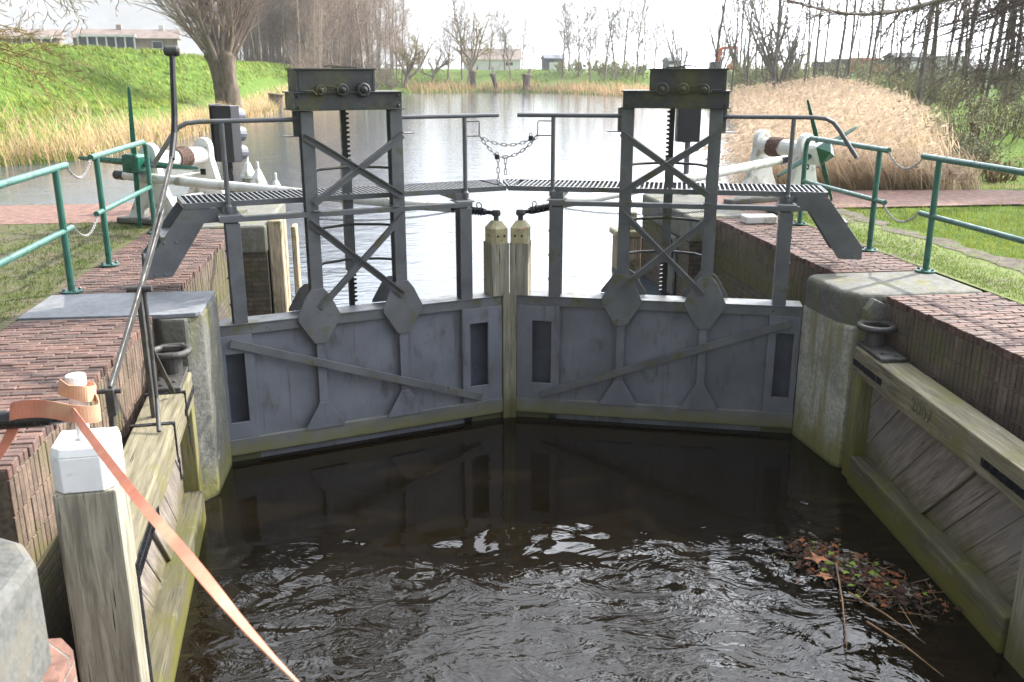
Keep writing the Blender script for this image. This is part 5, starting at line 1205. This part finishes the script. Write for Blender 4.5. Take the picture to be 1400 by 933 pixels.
near_tree(B2, [([(-11.6, 13.4, 2.4), (-9.4, 14.6, 2.2), (-7.0, 15.8, 2.35), (-5.3, 16.4, 1.75)], .045), ([(-11.6, 13.4, 3.6), (-9.2, 14.8, 3.3), (-7.2, 15.6, 2.9), (-5.6, 16.3, 2.5)], .045),
               ([(-11.6, 13.4, 4.4), (-9.0, 14.8, 4.2), (-7.0, 15.8, 3.6), (-4.9, 16.4, 3.15)], .045), ([(-11.6, 13.4, 5.0), (-9.0, 14.6, 5.3), (-6.6, 15.6, 4.4), (-5.0, 16.0, 3.0)], .04), ([(-11.6, 13.4, 5.3), (-8.0, 14.8, 5.8), (-5.4, 15.8, 4.6), (-4.3, 16.2, 3.3)], .04),
               ([(-11.6, 13.4, 2.9), (-9.0, 14.4, 2.9), (-7.0, 15.4, 2.6), (-5.2, 16, 2.0)], .04), ([(-11.6, 13.4, 1.9), (-9.6, 14.4, 1.7), (-7.6, 15.4, 1.85), (-6.6, 15.9, 2.1)], .05)], 6, 6, .2, 'bark_brown', 'twig_yellow', 'tree at the left edge with thin yellowish twigs hanging in front of the dike', dict(spn, min=.007, L=1.35, per=2))

# ------------------------------------------------------------------ shrubs at the wood's edge
def bush(loc, rad, h, nleaf, seed, label, hue, leaf=.05, group=None):
    r = random.Random(seed); b = MB(); segs = []
    sp_ = dict(n=(4, 3), jit=(.12, .16), up=(.03, .02), taper=(.8, .7), kids=(4,), t0=(.3,), ang=(.6,), rr=(.6,), lr=(.5,), min=.008); tips = []
    for k in range(46):
        a = r.uniform(0, 6.28); q = r.random() ** .6; grow(r, segs, V((cos(a) * rad * .55 * q, sin(a) * rad * .55 * q, -.1)), V((cos(a) * .5 * q, sin(a) * .5 * q, 1)).normalized(), .022, h * r.uniform(.55, 1.05), 0, sp_)
    for i in range(nleaf):
        s = r.choice(segs); p = s[0].lerp(s[1], r.random()) + V((r.gauss(0, .10), r.gauss(0, .10), r.gauss(0, .08)))
        u = V((r.gauss(0, 1), r.gauss(0, 1), r.gauss(0, 1))).normalized() * leaf * r.uniform(.6, 1.3); v = u.orthogonal().normalized() * leaf * .55; t = r.uniform(.5, 1.5)
        b.add([tuple(p - u), tuple(p + v), tuple(p + u), tuple(p - v)], [(0, 1, 2, 3)], (t * hue[0], t * hue[1], t * hue[2]))
    vs, fs = seg_mesh(segs, lambda q: 3); b.add(vs, fs, (1.3, .95, 1.3)); o = b.build('shrub', 'bush', recalc=False); o.location = loc; tag(o, label, 'shrub', group)
for i, (px, y, rad, h, nl, hue, lab) in enumerate(((1285, 24, 1.5, 1.3, 2400, (1, 1.05, .85), 'grey green ivy leaved shrub rising behind the reed bed'), (1318, 22, 1.4, 1.0, 2400, (1.05, 1.1, .95), 'low leafy shrub at the edge of the bright green field'), (1345, 27, 2.2, 1.5, 1400, (1.2, 1.2, .75), 'yellow green thicket between the dark trunks on the right'), (1395, 29, 2.4, 1.3, 1400, (1.1, 1.2, .7), 'green thicket at the right edge below the hanging limbs'), (1290, 34, 2.6, 1.2, 1600, (1.25, 1.3, .75), 'pale green thicket beyond the ivy leaved shrub'), (1225, 42, 3, 1.5, 1200, (1.4, 1.5, .7), 'low olive thicket behind the middle of the reed bed'), (1060, 64, 4.0, 2.6, 1800, (1.6, 1.6, .9), 'olive thicket around the many stemmed trees'), (1375, 19.5, 1.0, .6, 500, (1.7, 1.1, .9), 'small brownish undergrowth clump on the field edge'), (1190, 60, 3.5, 2.0, 1300, (1.3, 1.4, .8), 'dull green thicket under the slender trees far behind the reeds'), (1130, 62, 3.0, 1.4, 900, (1.3, 1.5, .8), 'small olive thicket to the left among trees behind the reeds'))):
    if y > 30: y *= K; rad *= K; h *= K
    x = rx(px) * y; bush((x, y, hgt(x, y)), rad, h, nl, 50 + i, lab, hue, .022 + .0011 * y)
for i, (px, y, rad, h, lab) in enumerate(((800, 112, 6, 1.9, 'wide olive scrub on the far bank below the tall bare trees'), (850, 108, 5, 1.7, 'brownish scrub on the far bank right of the tall trees'))):
    y *= K; rad *= K; h *= K
    x = rx(px) * y; bush((x, y, hgt(x, y)), rad, h, 2200, 80 + i, lab, (1.3, 1.4, .8), .16)

# ------------------------------------------------------------------ far houses, machines and vehicles
M['roof'] = mat('brown_roof_tiles', (0.20, 0.155, 0.13), .8, 0, .25, 1)
M['hwall'] = mat('brown_house_brick', (0.32, 0.25, 0.2), .85, 0, .2, .6)
M['hwhite'] = mat('white_house_paint', (.7, .7, .68), .6, 0, .08, .6)
M['glass'] = mat('dark_window_glass', (.02, .03, .045), .08, 0, .2, 1, bmp=None)
M['shed'] = mat('blue_grey_cladding', (.07, .085, .11), .6, 0, .2, .5)
M['machine'] = mat('orange_machine_paint', (.55, .12, .03), .5, 0, .15, 1)
M['carpaint'] = mat('dark_car_paint', (.03, .035, .045), .3, 0, .2, 1)
M['sand'] = mat('heaped_sand', (.36, .25, .19), .95, 0, .25, 1.5, bmp=(.6, 3, .1))
def house(px, y, wdt, dep, ze, zr, label, conserv=None, wall='hwall', z=None, roof='roof'):
    x = rx(px) * y; z = hgt(x, y) if z is None else z; root = thing('house', label, 'house', (x, y, z), -atan(rx(px)) * .6)
    b = MB(); b.box(-wdt / 2, wdt / 2, -dep / 2, dep / 2, -5, ze); b.build('wall', wall, root)
    b = MB(); b.prism([(-dep / 2 - .4, ze - .1), (dep / 2 + .4, ze - .1), (0, zr)], 'yz', -wdt / 2 - .3, wdt / 2 + .3); rf = b.build('roof', roof, root)
    for cx in (-wdt * .08, wdt * .34):
        b = MB(); b.box(cx - .4, cx + .4, -.4, .4, zr - .6, zr + .7); b.build('chimney', 'hwhite' if cx > 0 else wall, rf, bev=.03)
    if conserv:
        x0, x1, zc = conserv; yf = -dep / 2 - 1.6
        b = MB(); b.box(x0, x1, yf, -dep / 2, .0, .5); b.box(x0 - .2, x1 + .2, yf - .2, -dep / 2, zc - .35, zc); b.box(x0, x1, yf, -dep / 2, 2.0 + .0, 2.3) if zc > 3.2 else None
        k = max(3, int((x1 - x0) / 1.3)); st_ = (x1 - x0) / k
        for i in range(k + 1): b.box(x0 + i * st_ - .11, x0 + i * st_ + .11, yf - .02, yf + .12, .5, zc - .35)
        cv = b.build('conservatory', 'hwhite', root)
        b = MB(); b.box(x0 + .1, x1 - .1, yf + .13, yf + .17, .5, zc - .36); b.build('pane', 'glass', cv)
    for wx in (-wdt * .38, wdt * .3):
        b = MB(); b.box(wx - .8, wx + .8, -dep / 2 - .05, -dep / 2 - .002, .9, ze - .5); f_ = b.build('window', 'hwhite', root)
        b = MB(); b.box(wx - .68, wx + .68, -dep / 2 - .07, -dep / 2 - .052, 1.02, ze - .62); b.build('pane', 'glass', f_)
    return root
house(180, 165, 15.5, 8, 2.6, 4.0, 'long low brown house with a white glazed sunroom on the dike', (-6.8, 1.4, 3.0), z=4.15)
house(15, 165, 16, 8, 2.6, 4.0, 'low brown house behind hanging twigs at the far left', (1.5, 7.0, 2.7), z=4.15)
house(672, 190, 11, 8, 2.2, 4.2, 'grey roofed barn behind the far bank trees', None, 'hwhite', None, 'roof')
def shed(px, y, wdt, h, label, m='shed'):
    x = rx(px) * y; root = thing('shed', label, 'shed', (x, y, hgt(x, y)))
    b = MB(); b.box(-wdt / 2, wdt / 2, -2, 2, -.5, h); b.build('wall', m, root)
    b = MB(); b.prism([(-2.3, h), (2.3, h), (2.3, h + .15), (0, h + .8), (-2.3, h + .15)], 'yz', -wdt / 2 - .2, wdt / 2 + .2); b.build('roof', m, root)
    b = MB(); b.box(-.9, .9, -2.06, -2.002, 0, h * .75); b.build('door', 'hwhite', root)
shed(755, 170, 3.2, 2.1, 'dark blue shed on the skyline beyond the middle of the canal')
shed(917, 150, 1.6, 1.6, 'small blue grey cabin on the skyline behind the right gearbox')
shed(1240, 140, 6, 2.2, 'dark shed seen low between the trunks behind the reeds')
t = None
def excavator(px, y):
    x = rx(px) * y; root = thing('excavator', 'orange excavator with raised arm beyond the far bank', 'excavator', (x, y, hgt(x, y)))
    b = MB(); b.box(-1.6, 1.6, -1.2, -.6, 0, .8); b.box(-1.6, 1.6, .6, 1.2, 0, .8); b.build('track', 'carpaint', root, bev=.2, seg=2)
    b = MB(); b.box(-1.8, 1.2, -1.1, 1.1, .95, 2.0); b.build('body', 'machine', root, bev=.12, seg=2)
    b = MB(); b.box(.2, 1.3, -1.1, -.1, 2.0, 2.9); b.build('cab', 'glass', root, bev=.08)
    b = MB(); b.bar((1.0, 0, 1.8), (1.6, 0, 4.4), .35, .4); b.bar((1.6, 0, 4.4), (3.6, 0, 4.6), .3, .35); b.build('boom', 'machine', root, bev=.05)
    b = MB(); b.bar((3.6, 0, 4.7), (3.1, 0, 2.6), .25, .3); b.prism([(2.7, 2.6), (3.5, 2.6), (3.3, 1.9), (2.6, 2.1)], 'xz', -.5, .5); b.build('bucket_arm', 'machine', root, bev=.04)
excavator(966, 112)
x = rx(956) * 125; b = MB(); r = random.Random(4); rings = 7; nn = 20
for j in range(rings):
    t = j / (rings - 1)
    for i in range(nn): a = 2 * pi * i / nn; q = 3.2 * (1 - t) * (1 + .12 * sin(3 * a + 1) + r.uniform(-.05, .05)); b.v.append((q * cos(a), q * .8 * sin(a), 1.9 * (1 - (1 - t) ** 1.6) - .2))
for j in range(rings - 1):
    for i in range(nn): b.f.append((j * nn + i, j * nn + (i + 1) % nn, (j + 1) * nn + (i + 1) % nn, (j + 1) * nn + i))
o = b.build('sand_heap', 'sand', smooth=True); o.location = (x, 125, hgt(x, 125) - .6); tag(o, 'pinkish brown heap of soil in front of the orange excavator', 'heap')
def vehicle(px, y, name, label, cat, m, Lg, h, cab):
    x = rx(px) * y; root = thing(name, label, cat, (x, y, hgt(x, y)))
    b = MB(); b.prism([(-Lg / 2, .35), (Lg / 2, .35), (Lg / 2, .95), (Lg / 2 - cab * .5, h * .62), (Lg / 2 - cab, h), (-Lg / 2, h)], 'xz', -.9, .9); b.build('body', m, root, bev=.08, seg=2)
    b = MB(); b.prism([(Lg / 2 - cab * .58, h * .66), (Lg / 2 - cab * .96, h * .94), (Lg / 2 - cab * 1.5, h * .94), (Lg / 2 - cab * 1.5, h * .66)], 'xz', -.915, .915); b.build('window', 'glass', root)
    for wx in (-Lg * .3, Lg * .3):
        for wy in (-.8, .8):
            b = MB(); b.tube([(wx, wy - .12, .36), (wx, wy + .12, .36)], .36, 14); b.build('wheel', 'rack', root)
vehicle(1190, 120, 'truck', 'orange truck seen through the trunks behind the reeds', 'truck', 'machine', 5.0, 2.2, 1.6)
vehicle(1132, 130, 'parked_car', 'dark car seen low on the skyline left of the orange truck', 'car', 'carpaint', 4.2, 1.7, 1.6)
vehicle(1158, 135, 'parked_car', 'dark van on the skyline just beside the orange truck', 'car', 'carpaint', 4.6, 2.2, 1.3)
vehicle(1300, 110, 'van', 'white van seen far between the trunks on the right', 'van', 'hwhite', 5.0, 2.3, 1.2)

y = 58 * K; x = rx(372) * y; t = thing('tree_stump', 'brown cut tree stump on the bank right of the old willow', 'stump', (x, y, hgt(x, y)))
b = MB(); b.lathe([(.75, -.3), (.62, .3), (.55, 1.1), (.62, 1.35)], (0, 0, 0), (.12, 0, 1), 12); b.build('trunk', 'bark_willow', t)

# ------------------------------------------------------------------ air
m = bpy.data.materials.new('haze_air'); m.use_nodes = True; n = m.node_tree; n.nodes.clear()
o_ = n.nodes.new('ShaderNodeOutputMaterial'); pv = n.nodes.new('ShaderNodeVolumePrincipled'); n.links.new(pv.outputs[0], o_.inputs['Volume'])
pv.inputs['Color'].default_value = (.93, .95, 1, 1); pv.inputs['Density'].default_value = HAZE; pv.inputs['Anisotropy'].default_value = .4
b = MB(); b.box(-360, 360, -70, 430, -4.6, 34); o = b.build('haze', m); tag(o, 'thin pale spring haze over the canal', 'haze', kind='stuff')
